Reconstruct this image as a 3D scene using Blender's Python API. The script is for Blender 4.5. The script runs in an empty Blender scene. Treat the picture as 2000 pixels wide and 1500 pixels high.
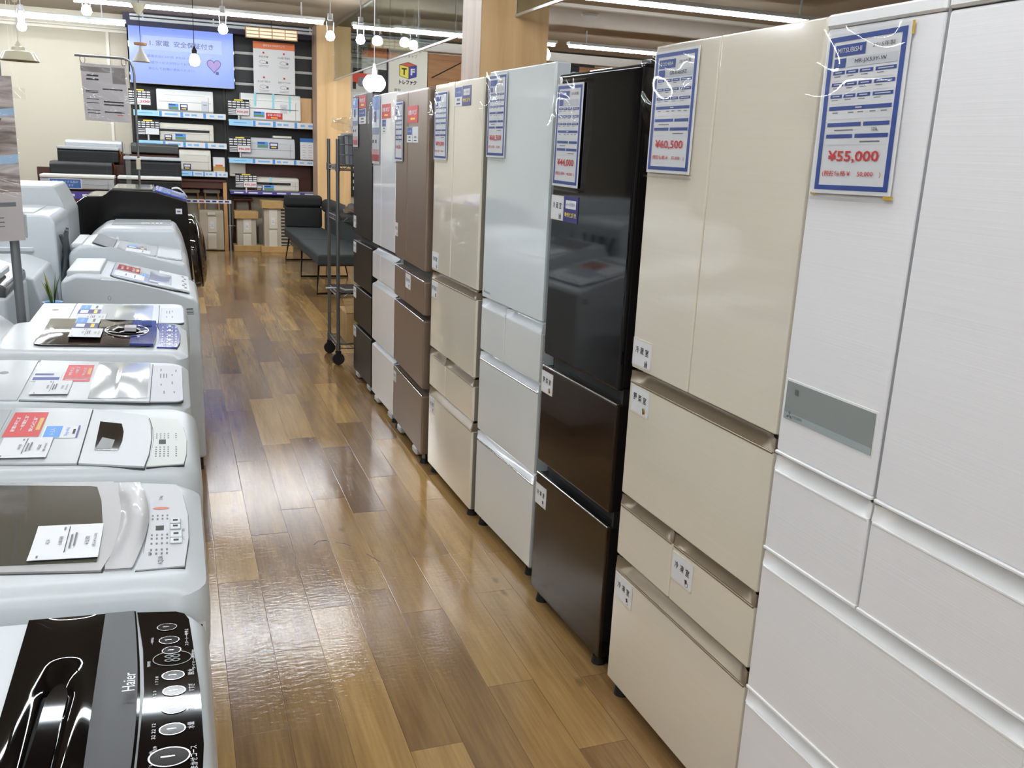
import bpy, bmesh, math, random
from mathutils import Matrix, Vector
PI = math.pi
SC = bpy.context.scene
COL = SC.collection
random.seed(7)

# ------------------------------------------------------------------ camera
def make_camera():
    f, pitch, roll, ya = 1759.0, 0.2509, -0.04613, -0.3608
    cp, sp = math.cos(pitch), math.sin(pitch)
    fw = Vector((0, cp, -sp)); r = Vector((1, 0, 0)); d = Vector((0, -sp, -cp))
    c, s = math.cos(roll), math.sin(roll)
    right = c*r + s*d; down = -s*r + c*d
    yaw = Matrix.Rotation(ya, 3, 'Z')
    right, down, fw = yaw @ right, yaw @ down, yaw @ fw
    up, back = -down, -fw
    m = Matrix(((right.x, up.x, back.x, 0), (right.y, up.y, back.y, 0), (right.z, up.z, back.z, 1.56), (0, 0, 0, 1)))
    cam = bpy.data.cameras.new('camera'); o = bpy.data.objects.new('camera', cam)
    COL.objects.link(o); o.matrix_world = m
    cam.sensor_fit = 'HORIZONTAL'; cam.sensor_width = 36.0; cam.lens = 36.0*f/2000.0
    cam.clip_start = 0.05; cam.clip_end = 100
    SC.camera = o
make_camera()

# ------------------------------------------------------------------ world and exposure
W = bpy.data.worlds.new('world'); SC.world = W; W.use_nodes = True
W.node_tree.nodes['Background'].inputs[0].default_value = (0.9, 0.95, 1.0, 1)
W.node_tree.nodes['Background'].inputs[1].default_value = 0.15
SC.view_settings.view_transform = 'Standard'
SC.view_settings.look = 'None'
SC.view_settings.gamma = 1.0
SC.view_settings.use_curve_mapping = False
SC.view_settings.exposure = 0.85
TUBE_STRENGTH = 44.0
SC.cycles.max_bounces = 10
SC.cycles.diffuse_bounces = 5
SC.cycles.transparent_max_bounces = 16
SC.cycles.caustics_reflective = False
SC.cycles.caustics_refractive = False

# ------------------------------------------------------------------ materials
def lin(h):
    h = h.lstrip('#')
    v = [int(h[i:i+2], 16)/255 for i in (0, 2, 4)]
    return tuple((c/12.92 if c <= .04045 else ((c+.055)/1.055)**2.4) for c in v)
MATS = {}
def P(name, col, rough=.5, metal=0.0, coat=0.0, spec=.5, emit=0.0, bump=None, alpha=1.0):
    """procedural Principled material; bump = (scale xyz, strength, colour variation)"""
    if name in MATS: return MATS[name]
    m = bpy.data.materials.new(name); m.use_nodes = True
    nt = m.node_tree; b = nt.nodes['Principled BSDF']
    c = lin(col) if isinstance(col, str) else col
    b.inputs['Base Color'].default_value = (*c, 1)
    b.inputs['Roughness'].default_value = rough
    b.inputs['Metallic'].default_value = metal
    b.inputs['Coat Weight'].default_value = coat
    b.inputs['Coat Roughness'].default_value = .03
    b.inputs['Specular IOR Level'].default_value = spec
    if emit:
        b.inputs['Emission Color'].default_value = (*c, 1); b.inputs['Emission Strength'].default_value = emit
    if bump:
        sc, st, var = bump
        tc = nt.nodes.new('ShaderNodeTexCoord'); mp = nt.nodes.new('ShaderNodeMapping')
        mp.inputs['Scale'].default_value = sc
        n = nt.nodes.new('ShaderNodeTexNoise'); n.inputs['Scale'].default_value = 1.0; n.inputs['Detail'].default_value = 3
        nt.links.new(tc.outputs['Object'], mp.inputs[0]); nt.links.new(mp.outputs[0], n.inputs['Vector'])
        if st:
            bp = nt.nodes.new('ShaderNodeBump'); bp.inputs['Strength'].default_value = st; bp.inputs['Distance'].default_value = .002
            nt.links.new(n.outputs['Fac'], bp.inputs['Height']); nt.links.new(bp.outputs[0], b.inputs['Normal'])
        if var:
            mx = nt.nodes.new('ShaderNodeMix'); mx.data_type = 'RGBA'
            mx.inputs[6].default_value = tuple(x*(1-var) for x in c)+(1,)
            mx.inputs[7].default_value = tuple(min(1, x*(1+var)) for x in c)+(1,)
            nt.links.new(n.outputs['Fac'], mx.inputs[0]); nt.links.new(mx.outputs[2], b.inputs['Base Color'])
    MATS[name] = m
    return m
def film(name, tint=(1, 1, 1), rough=.05, base=.06, gain=.9):
    """thin clear plastic or glass sheet: transparent, with Fresnel gloss"""
    if name in MATS: return MATS[name]
    m = bpy.data.materials.new(name); m.use_nodes = True; nt = m.node_tree
    nt.nodes.remove(nt.nodes['Principled BSDF']); out = nt.nodes['Material Output']
    t = nt.nodes.new('ShaderNodeBsdfTransparent'); t.inputs[0].default_value = (*tint, 1)
    g = nt.nodes.new('ShaderNodeBsdfGlossy'); g.inputs['Roughness'].default_value = rough
    lw = nt.nodes.new('ShaderNodeLayerWeight'); lw.inputs[0].default_value = .25
    ma = nt.nodes.new('ShaderNodeMath'); ma.operation = 'MULTIPLY_ADD'; ma.inputs[1].default_value = gain; ma.inputs[2].default_value = base
    ma.use_clamp = True
    mx = nt.nodes.new('ShaderNodeMixShader')
    nt.links.new(lw.outputs['Fresnel'], ma.inputs[0]); nt.links.new(ma.outputs[0], mx.inputs[0])
    nt.links.new(t.outputs[0], mx.inputs[1]); nt.links.new(g.outputs[0], mx.inputs[2]); nt.links.new(mx.outputs[0], out.inputs[0])
    MATS[name] = m
    return m
def wood(name, c1, c2, c3, scale=(1, 1, 1), rough=.5):
    if name in MATS: return MATS[name]
    m = bpy.data.materials.new(name); m.use_nodes = True; nt = m.node_tree; b = nt.nodes['Principled BSDF']
    tc = nt.nodes.new('ShaderNodeTexCoord'); mp = nt.nodes.new('ShaderNodeMapping'); mp.inputs['Scale'].default_value = scale
    n = nt.nodes.new('ShaderNodeTexNoise'); n.inputs['Scale'].default_value = 1; n.inputs['Detail'].default_value = 6; n.inputs['Distortion'].default_value = .6
    r = nt.nodes.new('ShaderNodeValToRGB')
    r.color_ramp.elements[0].position = .3; r.color_ramp.elements[0].color = (*lin(c1), 1)
    r.color_ramp.elements[1].position = .72; r.color_ramp.elements[1].color = (*lin(c3), 1)
    e = r.color_ramp.elements.new(.5); e.color = (*lin(c2), 1)
    nt.links.new(tc.outputs['Object'], mp.inputs[0]); nt.links.new(mp.outputs[0], n.inputs['Vector'])
    nt.links.new(n.outputs['Fac'], r.inputs[0]); nt.links.new(r.outputs[0], b.inputs['Base Color'])
    b.inputs['Roughness'].default_value = rough
    MATS[name] = m
    return m
def floor_material():
    m = bpy.data.materials.new('plank_floor'); m.use_nodes = True; nt = m.node_tree; b = nt.nodes['Principled BSDF']
    N = nt.nodes.new; L = nt.links.new
    def math_(op, a, bb=None, c=None):
        n = N('ShaderNodeMath'); n.operation = op
        for i, v in enumerate((a, bb, c)):
            if v is None: continue
            if isinstance(v, (int, float)): n.inputs[i].default_value = v
            else: L(v, n.inputs[i])
        return n.outputs[0]
    tc = N('ShaderNodeTexCoord'); sx = N('ShaderNodeSeparateXYZ'); L(tc.outputs['Object'], sx.inputs[0])
    PW, PL = .147, .92
    u = math_('DIVIDE', math_('SUBTRACT', sx.outputs['X'], .083), PW)
    row = math_('FLOOR', u); fu = math_('SUBTRACT', u, row)
    wn = N('ShaderNodeTexWhiteNoise'); wn.noise_dimensions = '1D'; L(row, wn.inputs['W'])
    v = math_('ADD', math_('DIVIDE', sx.outputs['Y'], PL), wn.outputs['Value'])
    col = math_('FLOOR', v); fv = math_('SUBTRACT', v, col)
    cid = N('ShaderNodeCombineXYZ'); L(row, cid.inputs[0]); L(col, cid.inputs[1])
    w2 = N('ShaderNodeTexWhiteNoise'); w2.noise_dimensions = '2D'; L(cid.outputs[0], w2.inputs['Vector'])
    # seams
    eu = math_('MULTIPLY', math_('MINIMUM', fu, math_('SUBTRACT', 1, fu)), PW)
    ev = math_('MULTIPLY', math_('MINIMUM', fv, math_('SUBTRACT', 1, fv)), PL)
    seam = N('ShaderNodeMapRange'); L(math_('MINIMUM', eu, ev), seam.inputs['Value'])
    seam.inputs['From Min'].default_value = .0002; seam.inputs['From Max'].default_value = .0016
    # grain
    off = N('ShaderNodeVectorMath'); off.operation = 'MULTIPLY_ADD'
    L(w2.outputs['Color'], off.inputs[0]); off.inputs[1].default_value = (9, 23, 5); L(tc.outputs['Object'], off.inputs[2])
    mp = N('ShaderNodeMapping'); mp.inputs['Scale'].default_value = (26, 1.6, 1); L(off.outputs[0], mp.inputs[0])
    g = N('ShaderNodeTexNoise'); g.inputs['Scale'].default_value = 1; g.inputs['Detail'].default_value = 6; g.inputs['Distortion'].default_value = .35; L(mp.outputs[0], g.inputs['Vector'])
    mp2 = N('ShaderNodeMapping'); mp2.inputs['Scale'].default_value = (110, 5, 1); L(off.outputs[0], mp2.inputs[0])
    g2 = N('ShaderNodeTexNoise'); g2.inputs['Scale'].default_value = 1; g2.inputs['Detail'].default_value = 3; L(mp2.outputs[0], g2.inputs['Vector'])
    mp3 = N('ShaderNodeMapping'); mp3.inputs['Scale'].default_value = (7, .8, 1); L(off.outputs[0], mp3.inputs[0])
    g3 = N('ShaderNodeTexNoise'); g3.inputs['Scale'].default_value = 1; g3.inputs['Detail'].default_value = 2; L(mp3.outputs[0], g3.inputs['Vector'])
    def dev(sock, k): return math_('MULTIPLY', math_('SUBTRACT', sock, .5), k)
    tone = math_('ADD', math_('ADD', dev(w2.outputs['Value'], .5), dev(g.outputs['Fac'], .46)), math_('ADD', dev(g3.outputs['Fac'], .6), dev(g2.outputs['Fac'], .36)))
    tone = math_('ADD', tone, .53)
    r = N('ShaderNodeValToRGB'); cr = r.color_ramp
    cr.elements[0].position = .2; cr.elements[0].color = (*lin('#6d5237'), 1)
    cr.elements[1].position = .85; cr.elements[1].color = (*lin('#b8965f'), 1)
    for p_, c_ in ((.4, '#836541'), (.58, '#96774b'), (.72, '#a78655')):
        e = cr.elements.new(p_); e.color = (*lin(c_), 1)
    L(tone, r.inputs[0])
    # knots
    vo = N('ShaderNodeTexVoronoi'); vo.inputs['Scale'].default_value = 1; vo.inputs['Randomness'].default_value = 1
    mpk = N('ShaderNodeMapping'); mpk.inputs['Scale'].default_value = (4.2, 1.9, 1); L(off.outputs[0], mpk.inputs[0]); L(mpk.outputs[0], vo.inputs['Vector'])
    kn = N('ShaderNodeMapRange'); L(vo.outputs['Distance'], kn.inputs['Value']); kn.inputs['From Min'].default_value = .015; kn.inputs['From Max'].default_value = .07
    kn.inputs['To Min'].default_value = .5
    mk = N('ShaderNodeMix'); mk.data_type = 'RGBA'; mk.blend_type = 'MULTIPLY'; mk.inputs[0].default_value = 1
    L(r.outputs[0], mk.inputs[6]); L(kn.outputs[0], mk.inputs[7])
    sm = N('ShaderNodeMapRange'); L(seam.outputs[0], sm.inputs['Value']); sm.inputs['To Min'].default_value = .5
    ms = N('ShaderNodeMix'); ms.data_type = 'RGBA'; ms.blend_type = 'MULTIPLY'; ms.inputs[0].default_value = 1
    L(mk.outputs[2], ms.inputs[6]); L(sm.outputs[0], ms.inputs[7])
    L(ms.outputs[2], b.inputs['Base Color'])
    # worn waxed surface: gloss breaks up where it has been walked on
    wr = N('ShaderNodeTexNoise'); wr.inputs['Scale'].default_value = 1.6; wr.inputs['Detail'].default_value = 5; L(tc.outputs['Object'], wr.inputs['Vector'])
    rr = N('ShaderNodeMapRange'); L(wr.outputs['Fac'], rr.inputs['Value']); rr.inputs['From Min'].default_value = .35; rr.inputs['From Max'].default_value = .7
    rr.inputs['To Min'].default_value = .1; rr.inputs['To Max'].default_value = .19
    L(rr.outputs[0], b.inputs['Roughness'])
    h = math_('ADD', math_('MULTIPLY', g2.outputs['Fac'], .35), math_('MULTIPLY', seam.outputs[0], .8))
    mw = N('ShaderNodeMapping'); mw.inputs['Scale'].default_value = (30, 70, 1); L(tc.outputs['Object'], mw.inputs[0])
    nw = N('ShaderNodeTexNoise'); nw.inputs['Scale'].default_value = 1; nw.inputs['Detail'].default_value = 4; L(mw.outputs[0], nw.inputs['Vector'])
    h = math_('ADD', h, math_('MULTIPLY', nw.outputs['Fac'], 1.1))
    bp = N('ShaderNodeBump'); bp.inputs['Strength'].default_value = .3; bp.inputs['Distance'].default_value = .0018
    L(h, bp.inputs['Height']); L(bp.outputs[0], b.inputs['Normal'])
    b.inputs['Specular IOR Level'].default_value = .6
    return m

WHITE = P('white_plastic', '#bfc4c6', .32, spec=.4)
WHITE2 = P('white_enamel', '#ccd2d6', .28, spec=.45)
GREYLID = P('pale_grey_plastic', '#b0b4b6', .3, spec=.35)
SILVER = P('silver_plastic', '#9b9998', .34, metal=.1, coat=.1)
BLACKG = P('black_gloss', '#040304', .03, spec=.3)
BLACKM = P('black_matt', '#101010', .55)
DARKGREY = P('dark_grey_satin', '#454545', .35)
CHROME = P('chrome', '#d8d8d8', .18, metal=1)
GREYMET = P('grey_metal', '#8b8c8e', .3, metal=.8)
PAPER = P('paper', '#dcdddf', .6)
INK = P('ink', '#151515', .6)
GREYINK = P('grey_ink', '#6c6e72', .6)
PALEINK = P('pale_ink', '#c9ccd2', .6)
BLUE = P('print_blue', '#23418e', .5)
NAVY = P('print_navy', '#28226f', .5)
SKY = P('print_sky', '#4a93dd', .5)
PALEB = P('print_pale_blue', '#9fd0ee', .5)
RED = P('print_red', '#c92a2d', .5)
YEL = P('print_yellow', '#e8d12e', .5)
GOLD = P('tape_gold', '#c9a53a', .4)
CARD = wood('cardboard', '#a98a58', '#b4935f', '#bd9d69', (6, 6, 6), .8)
SLEEVE = film('clear_plastic_sleeve', (1, 1, 1), .05, .025, .22)
GLASS = film('smoke_curtain_glass', (.84, .87, .83), .02, .02, .6)
OAK = wood('oak_veneer', '#c39c6b', '#d3ae7b', '#deba89', (9, 9, .6), .5)
OAK_SHADE = wood('oak_veneer_grey', '#a68c74', '#b39a82', '#bda58c', (9, 9, .6), .5)
BROWN = P('dark_brown_wood', '#4a2012', .4, bump=((3, 3, 20), 0, .25))
MIDWOOD = wood('mid_brown_wood', '#8a5a2c', '#9c6a38', '#ab7a46', (2, 2, 14), .5)
LEGWOOD = wood('light_leg_wood', '#a9784a', '#b98957', '#c79a68', (8, 8, 1.5), .5)

# ------------------------------------------------------------------ mesh building
TEXT_CACHE = {}
def glyphs(s, bold=0.0):
    k = (s, bold)
    if k in TEXT_CACHE: return TEXT_CACHE[k]
    c = bpy.data.curves.new('lettering', 'FONT'); c.body = s; c.resolution_u = 2; c.offset = bold
    o = bpy.data.objects.new('lettering', c); COL.objects.link(o)
    dg = bpy.context.evaluated_depsgraph_get(); dg.update()
    me = bpy.data.meshes.new_from_object(o.evaluated_get(dg))
    vs = [v.co.copy() for v in me.vertices]; fs = [tuple(p.vertices) for p in me.polygons]
    bpy.data.objects.remove(o); bpy.data.curves.remove(c); bpy.data.meshes.remove(me)
    if vs:
        x0 = min(v.x for v in vs); x1 = max(v.x for v in vs); y0 = min(v.y for v in vs); y1 = max(v.y for v in vs)
    else: x0 = x1 = y0 = y1 = 0
    TEXT_CACHE[k] = (vs, fs, x0, x1, y0, y1)
    return TEXT_CACHE[k]
def frame(o, right, up):
    r = Vector(right).normalized(); u = Vector(up).normalized(); n = r.cross(u)
    return Matrix(((r.x, u.x, n.x, o[0]), (r.y, u.y, n.y, o[1]), (r.z, u.z, n.z, o[2]), (0, 0, 0, 1)))
class MB:
    def __init__(s, mat=None):
        s.v = []; s.f = []; s.fm = []; s.mats = []; s.mi = 0; s.M = Matrix.Identity(4)
        if mat: s.m(mat)
    def m(s, mat):
        if mat not in s.mats: s.mats.append(mat)
        s.mi = s.mats.index(mat); return s
    def add(s, vs, fs):
        b = len(s.v); M = s.M
        s.v += [M @ Vector(v) for v in vs]
        for f in fs: s.f.append(tuple(i+b for i in f)); s.fm.append(s.mi)
        return s
    def box(s, x0, x1, y0, y1, z0, z1):
        v = [(x, y, z) for z in (z0, z1) for y in (y0, y1) for x in (x0, x1)]
        return s.add(v, [(0, 2, 3, 1), (4, 5, 7, 6), (0, 1, 5, 4), (2, 6, 7, 3), (0, 4, 6, 2), (1, 3, 7, 5)])
    def rbox(s, x0, x1, y0, y1, z0, z1, r=.01, seg=2):
        bm = bmesh.new(); bmesh.ops.create_cube(bm, size=1)
        for v in bm.verts: v.co = Vector(((x0+x1)/2+v.co.x*(x1-x0), (y0+y1)/2+v.co.y*(y1-y0), (z0+z1)/2+v.co.z*(z1-z0)))
        bmesh.ops.bevel(bm, geom=list(bm.edges), offset=r, segments=seg, profile=.5, affect='EDGES')
        bm.verts.index_update()
        s.add([v.co.copy() for v in bm.verts], [tuple(v.index for v in f.verts) for f in bm.faces]); bm.free()
        return s
    def plate(s, pts, z0, z1):
        """closed outline in x,y extruded z0..z1"""
        n = len(pts)
        a = sum(pts[i][0]*pts[(i+1) % n][1]-pts[(i+1) % n][0]*pts[i][1] for i in range(n))
        if a < 0: pts = pts[::-1]
        v = [(x, y, z0) for x, y in pts]+[(x, y, z1) for x, y in pts]
        f = [tuple(range(n-1, -1, -1)), tuple(range(n, 2*n))]+[(i, (i+1) % n, n+(i+1) % n, n+i) for i in range(n)]
        return s.add(v, f)
    def prism(s, pts, a0, a1, axis='x'):
        """closed outline extruded along an axis; outline coords are the two other axes in order (y,z), (x,z) or (x,y)"""
        keep = s.M.copy()
        if axis == 'x': s.M = keep @ Matrix(((0, 0, 1, 0), (1, 0, 0, 0), (0, 1, 0, 0), (0, 0, 0, 1)))
        elif axis == 'y': s.M = keep @ Matrix(((1, 0, 0, 0), (0, 0, 1, 0), (0, 1, 0, 0), (0, 0, 0, 1)))
        s.plate(pts, a0, a1) if axis != 'y' else s.plate(pts[::-1], a0, a1)
        if axis == 'y':
            n = 2+len(pts)
            for k in range(1, n+1): s.f[-k] = s.f[-k][::-1]
        s.M = keep
        return s
    def rect(s, x0, y0, x1, y1, z=0.0):
        return s.add([(x0, y0, z), (x1, y0, z), (x1, y1, z), (x0, y1, z)], [(0, 1, 2, 3)])
    def poly(s, pts, z=0.0):
        return s.add([(x, y, z) for x, y in pts], [tuple(range(len(pts)))])
    def disc(s, cx, cy, r, z=0.0, n=16, ry=None):
        ry = ry or r
        return s.poly([(cx+r*math.cos(2*PI*i/n), cy+ry*math.sin(2*PI*i/n)) for i in range(n)], z)
    def ring(s, cx, cy, r, w, z=0.0, n=24, ry=None):
        ry = ry or r; v = []; f = []
        for i in range(n):
            a = 2*PI*i/n; v += [(cx+r*math.cos(a), cy+ry*math.sin(a), z), (cx+(r-w)*math.cos(a), cy+(ry-w)*math.sin(a), z)]
        for i in range(n):
            j = (i+1) % n; f.append((2*i, 2*j, 2*j+1, 2*i+1))
        return s.add(v, f)
    def text(s, t, x, y, size, z=0.0, align='c', bold=0.0, width=None, vc=True):
        vs, fs, x0, x1, y0, y1 = glyphs(t, bold)
        kx = ky = size/(y1-y0) if y1 > y0 else size
        if width: kx = width/(x1-x0)
        ox = x-(x0+x1)/2*kx if align == 'c' else (x-x0*kx if align == 'l' else x-x1*kx)
        oy = y-(y0+y1)/2*ky if vc else y-y0*ky
        return s.add([(ox+v.x*kx, oy+v.y*ky, z) for v in vs], fs)
    def cyl(s, p0, p1, r0, r1=None, n=12, caps=True):
        r1 = r0 if r1 is None else r1
        p0 = Vector(p0); p1 = Vector(p1); d = (p1-p0).normalized()
        a = d.orthogonal().normalized(); b = d.cross(a)
        v = []
        for p, r in ((p0, r0), (p1, r1)):
            v += [p+a*r*math.cos(2*PI*i/n)+b*r*math.sin(2*PI*i/n) for i in range(n)]
        f = [(i, (i+1) % n, n+(i+1) % n, n+i) for i in range(n)]
        if caps: f += [tuple(range(n-1, -1, -1)), tuple(range(n, 2*n))]
        return s.add(v, f)
    def tube(s, path, r, n=8, closed=False):
        path = [Vector(p) for p in path]; k = len(path); v = []; f = []
        a = None
        for i, p in enumerate(path):
            d = (path[(i+1) % k]-path[i-1]) if closed else (path[min(i+1, k-1)]-path[max(i-1, 0)])
            d.normalize()
            if a is None: a = d.orthogonal().normalized()
            a = (a-d*a.dot(d)).normalized(); b = d.cross(a)
            v += [p+a*r*math.cos(2*PI*j/n)+b*r*math.sin(2*PI*j/n) for j in range(n)]
        for i in range(k if closed else k-1):
            i2 = (i+1) % k
            f += [(i*n+j, i*n+(j+1) % n, i2*n+(j+1) % n, i2*n+j) for j in range(n)]
        if not closed: f += [tuple(range(n-1, -1, -1)), tuple((k-1)*n+j for j in range(n))]
        return s.add(v, f)
    def lathe(s, prof, cx=0, cy=0, n=24, cap0=False, cap1=False):
        v = []; f = []
        for r, z in prof: v += [(cx+r*math.cos(2*PI*i/n), cy+r*math.sin(2*PI*i/n), z) for i in range(n)]
        for k in range(len(prof)-1): f += [(k*n+i, k*n+(i+1) % n, (k+1)*n+(i+1) % n, (k+1)*n+i) for i in range(n)]
        if cap0: f.append(tuple(range(n-1, -1, -1)))
        if cap1: f.append(tuple((len(prof)-1)*n+i for i in range(n)))
        return s.add(v, f)
    def grid(s, nx, ny, fn):
        v = [fn(i/nx, j/ny) for j in range(ny+1) for i in range(nx+1)]
        f = [(j*(nx+1)+i, j*(nx+1)+i+1, (j+1)*(nx+1)+i+1, (j+1)*(nx+1)+i) for j in range(ny) for i in range(nx)]
        return s.add(v, f)
    def loft(s, rings, tilt=0.0, seg=5, cap=(True, True)):
        """stack of rounded rectangles (x0,x1,y0,y1,r,z, t): z rises by -x*tilt*t"""
        v = []; f = []; n = 4*(seg+1)
        for x0, x1, y0, y1, r, z, t in rings:
            for cx, cy, a0 in ((x1-r, y1-r, 0), (x0+r, y1-r, PI/2), (x0+r, y0+r, PI), (x1-r, y0+r, 1.5*PI)):
                for i in range(seg+1):
                    a = a0+PI/2*i/seg; x = cx+r*math.cos(a); v.append((x, cy+r*math.sin(a), z-x*tilt*t))
        for k in range(len(rings)-1): f += [(k*n+i, k*n+(i+1) % n, (k+1)*n+(i+1) % n, (k+1)*n+i) for i in range(n)]
        if cap[0]: f.append(tuple(range(n-1, -1, -1)))
        if cap[1]: f.append(tuple((len(rings)-1)*n+i for i in range(n)))
        return s.add(v, f)
    def build(s, name, parent=None, label=None, angle=35, loc=None):
        me = bpy.data.meshes.new(name)
        me.from_pydata([tuple(v) for v in s.v], [], s.f)
        for mt in s.mats: me.materials.append(mt)
        me.polygons.foreach_set('material_index', s.fm)
        me.polygons.foreach_set('use_smooth', [True]*len(s.f))
        me.update(); me.set_sharp_from_angle(angle=math.radians(angle))
        o = bpy.data.objects.new(name, me); COL.objects.link(o)
        if len(s.f) > 6:
            wn = o.modifiers.new('weighted_normals', 'WEIGHTED_NORMAL'); wn.keep_sharp = True; wn.weight = 80
        if parent: o.parent = parent
        if label: o['label'] = label
        if loc: o.location = loc
        return o
def thing(name, label, cat, loc=(0, 0, 0), rz=0.0, group=None):
    o = bpy.data.objects.new(name, None); COL.objects.link(o)
    o.empty_display_size = .05; o.location = loc; o.rotation_euler = (0, 0, rz)
    return tag(o, label, cat, group)
def tag(o, label, cat, group=None):
    o['label'] = label; o['category'] = cat
    if group: o['group'] = group
    return o
def struct(o):
    o['kind'] = 'structure'; return o
def rpoly(x0, x1, y0, y1, r, seg=4):
    rs = r if isinstance(r, (tuple, list)) else (r,)*4     # corners: +x+y, -x+y, -x-y, +x-y
    out = []
    for (cx, cy, sx, sy, a0), rr in zip(((x1, y1, -1, -1, 0), (x0, y1, 1, -1, PI/2), (x0, y0, 1, 1, PI), (x1, y0, -1, 1, 1.5*PI)), rs):
        if rr <= 0: out.append((cx, cy)); continue
        for i in range(seg+1):
            a = a0+PI/2*i/seg; out.append((cx+sx*rr+rr*math.cos(a), cy+sy*rr+rr*math.sin(a)))
    return out

# ------------------------------------------------------------------ room shell
SCUFFS = (((0.4624, 3.3947, -.0012), (0.4842, 3.4247, -.0012), (0.5135, 3.4239, -.0012), (0.5276, 3.411, -.0012)), ((0.548, 3.395, -.0012), (0.583, 3.373, -.0012), (0.604, 3.341, -.0012)), ((0.6476, 3.26, -.0012), (0.6656, 3.218, -.0012), (0.6857, 3.176, -.0012)))
XL, XR, YN, YB, ZC = -6.5, 8.5, -3.5, 14.2, 3.15
b = MB(floor_material()); b.box(XL, XR, YN, YB, -.05, 0)
b.m(P('scuff', '#2a2320', .5))
for p_ in (SCUFFS): b.tube(p_, .0024, 5)
struct(b.build('floor'))
CEILM = P('ceiling_paint', '#9d9280', .8, bump=((.6, .6, .6), 0, .05))
CREAM = P('cream_wallpaper', '#bfb9a8', .75, bump=((90, 90, 90), .12, .03))
GREYW = P('pale_wall', '#d8d4cc', .75)
b = MB(CEILM); b.box(XL, XR, YN, YB+.1, ZC, ZC+.06); struct(b.build('ceiling'))
b = MB(CREAM); b.box(XL, XR, YB, YB+.1, -.05, ZC); struct(b.build('wall_back'))
b = MB(P('left_wall', '#5c5852', .75)); b.box(XL-.1, XL, YN, YB+.1, -.05, ZC); struct(b.build('wall_left'))
b = MB(GREYW); b.box(XR, XR+.1, YN, YB+.1, -.05, ZC); struct(b.build('wall_right'))
b = MB(GREYW); b.box(XL, XR, YN-.1, YN, -.05, ZC); struct(b.build('wall_near'))
b = MB(P('soffit_navy', '#2c2b45', .6)); b.box(-.55, 2.0, 13.86, YB, 2.99, ZC); b.box(2.45, 3.72, 13.9, YB, 3.07, ZC); struct(b.build('trim_1'))
b = MB(WHITE); b.box(-.46, 1.96, 13.78, 13.84, 3.05, 3.085); b.box(-.46, 1.96, 13.76, 13.85, 3.1, 3.125)
b.box(2.45, 3.72, 13.82, 13.88, 3.075, 3.1)
for x in (-.3, .6, 1.9): b.box(x-.01, x+.01, 13.79, 13.83, 3.08, ZC)
struct(b.build('trim_2'))
b = MB(P('cable_cover', '#dcd8cc', .5)); b.box(-4.2, -.52, YB-.03, YB, 2.905, 2.935); b.box(-4.2, -.52, YB-.05, YB-.02, 2.95, 2.962)
b.box(-.79, -.755, YB-.025, YB, .1, 2.92); struct(b.build('trim_3'))
b = MB(MIDWOOD); b.box(3.72, 8.4, YB-.07, YB, 0, 2.97); struct(b.build('wall_back_panel'))
b = MB(BLACKM)
b.tube([(3.78, YB-.085, 2.62), (4.35, YB-.085, 2.93), (4.95, YB-.085, 2.62)], .009, 6)
struct(b.build('trim_4'))
b = MB(P('far_white', '#dcdad4', .7)); b.box(3.0, 8.4, 13.95, YB, 2.99, 3.12); struct(b.build('trim_5'))
b = MB(P('ceiling_strip', '#c9c3b8', .7)); b.box(2.6, 8.4, 9.6, 9.68, 3.115, ZC); b.box(2.6, 8.4, 6.1, 6.16, 3.12, ZC); struct(b.build('trim_6'))
# pillars clad in oak veneer
def pillar(n, x0, x1, y0, y1):
    b = MB(OAK); b.box(x0, x1, y0, y1, 0, ZC)
    b.m(OAK_SHADE); b.box(x0-.004, x0, y0+.004, y1, 0, ZC)  # left face darker and greyer: side shade put into the veneer colour
    return struct(b.build('pillar_%d' % n))
pillar(1, 1.93, 2.40, 5.98, 6.40)
pillar(2, 1.93, 2.40, 13.35, 13.82)

# glass smoke curtain hung from the ceiling along the pillars
def smoke_curtain(label, y0, y1, joints):
    t = thing('smoke_curtain', label, 'glass panel', (2.165, (y0+y1)/2, 2.44), 0, 'ceiling smoke curtains')
    h = (y1-y0)/2
    b = MB(GLASS)
    ys = [-h]+[j-(y0+y1)/2 for j in joints]+[h]
    for a, c in zip(ys[:-1], ys[1:]): b.box(-.003, .003, a+.003, c-.003, 0, ZC-2.44)
    b.build('glass_pane', t)
    b = MB(P('curtain_rail', '#cfd2cf', .3, metal=.6)); b.box(-.009, .009, -h, h, -.012, .004); b.build('bottom_rail', t)
    b = MB(P('curtain_top_rail', '#8a8a80', .4, metal=.5)); b.box(-.02, .02, -h, h, ZC-2.44-.02, ZC-2.44); b.build('top_rail', t)
    b = MB(GREYMET)
    for y in ys: b.cyl((0, y, 0), (0, y, ZC-2.44), .0025, n=5)
    b.build('hanging_wire', t)
smoke_curtain('clear glass smoke curtain between the two oak pillars', 6.41, 13.34, (7.4, 8.6, 9.8, 11.6))
smoke_curtain('clear glass smoke curtain at the ceiling in front of the near oak pillar', 3.6, 5.97, (4.8,))

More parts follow.
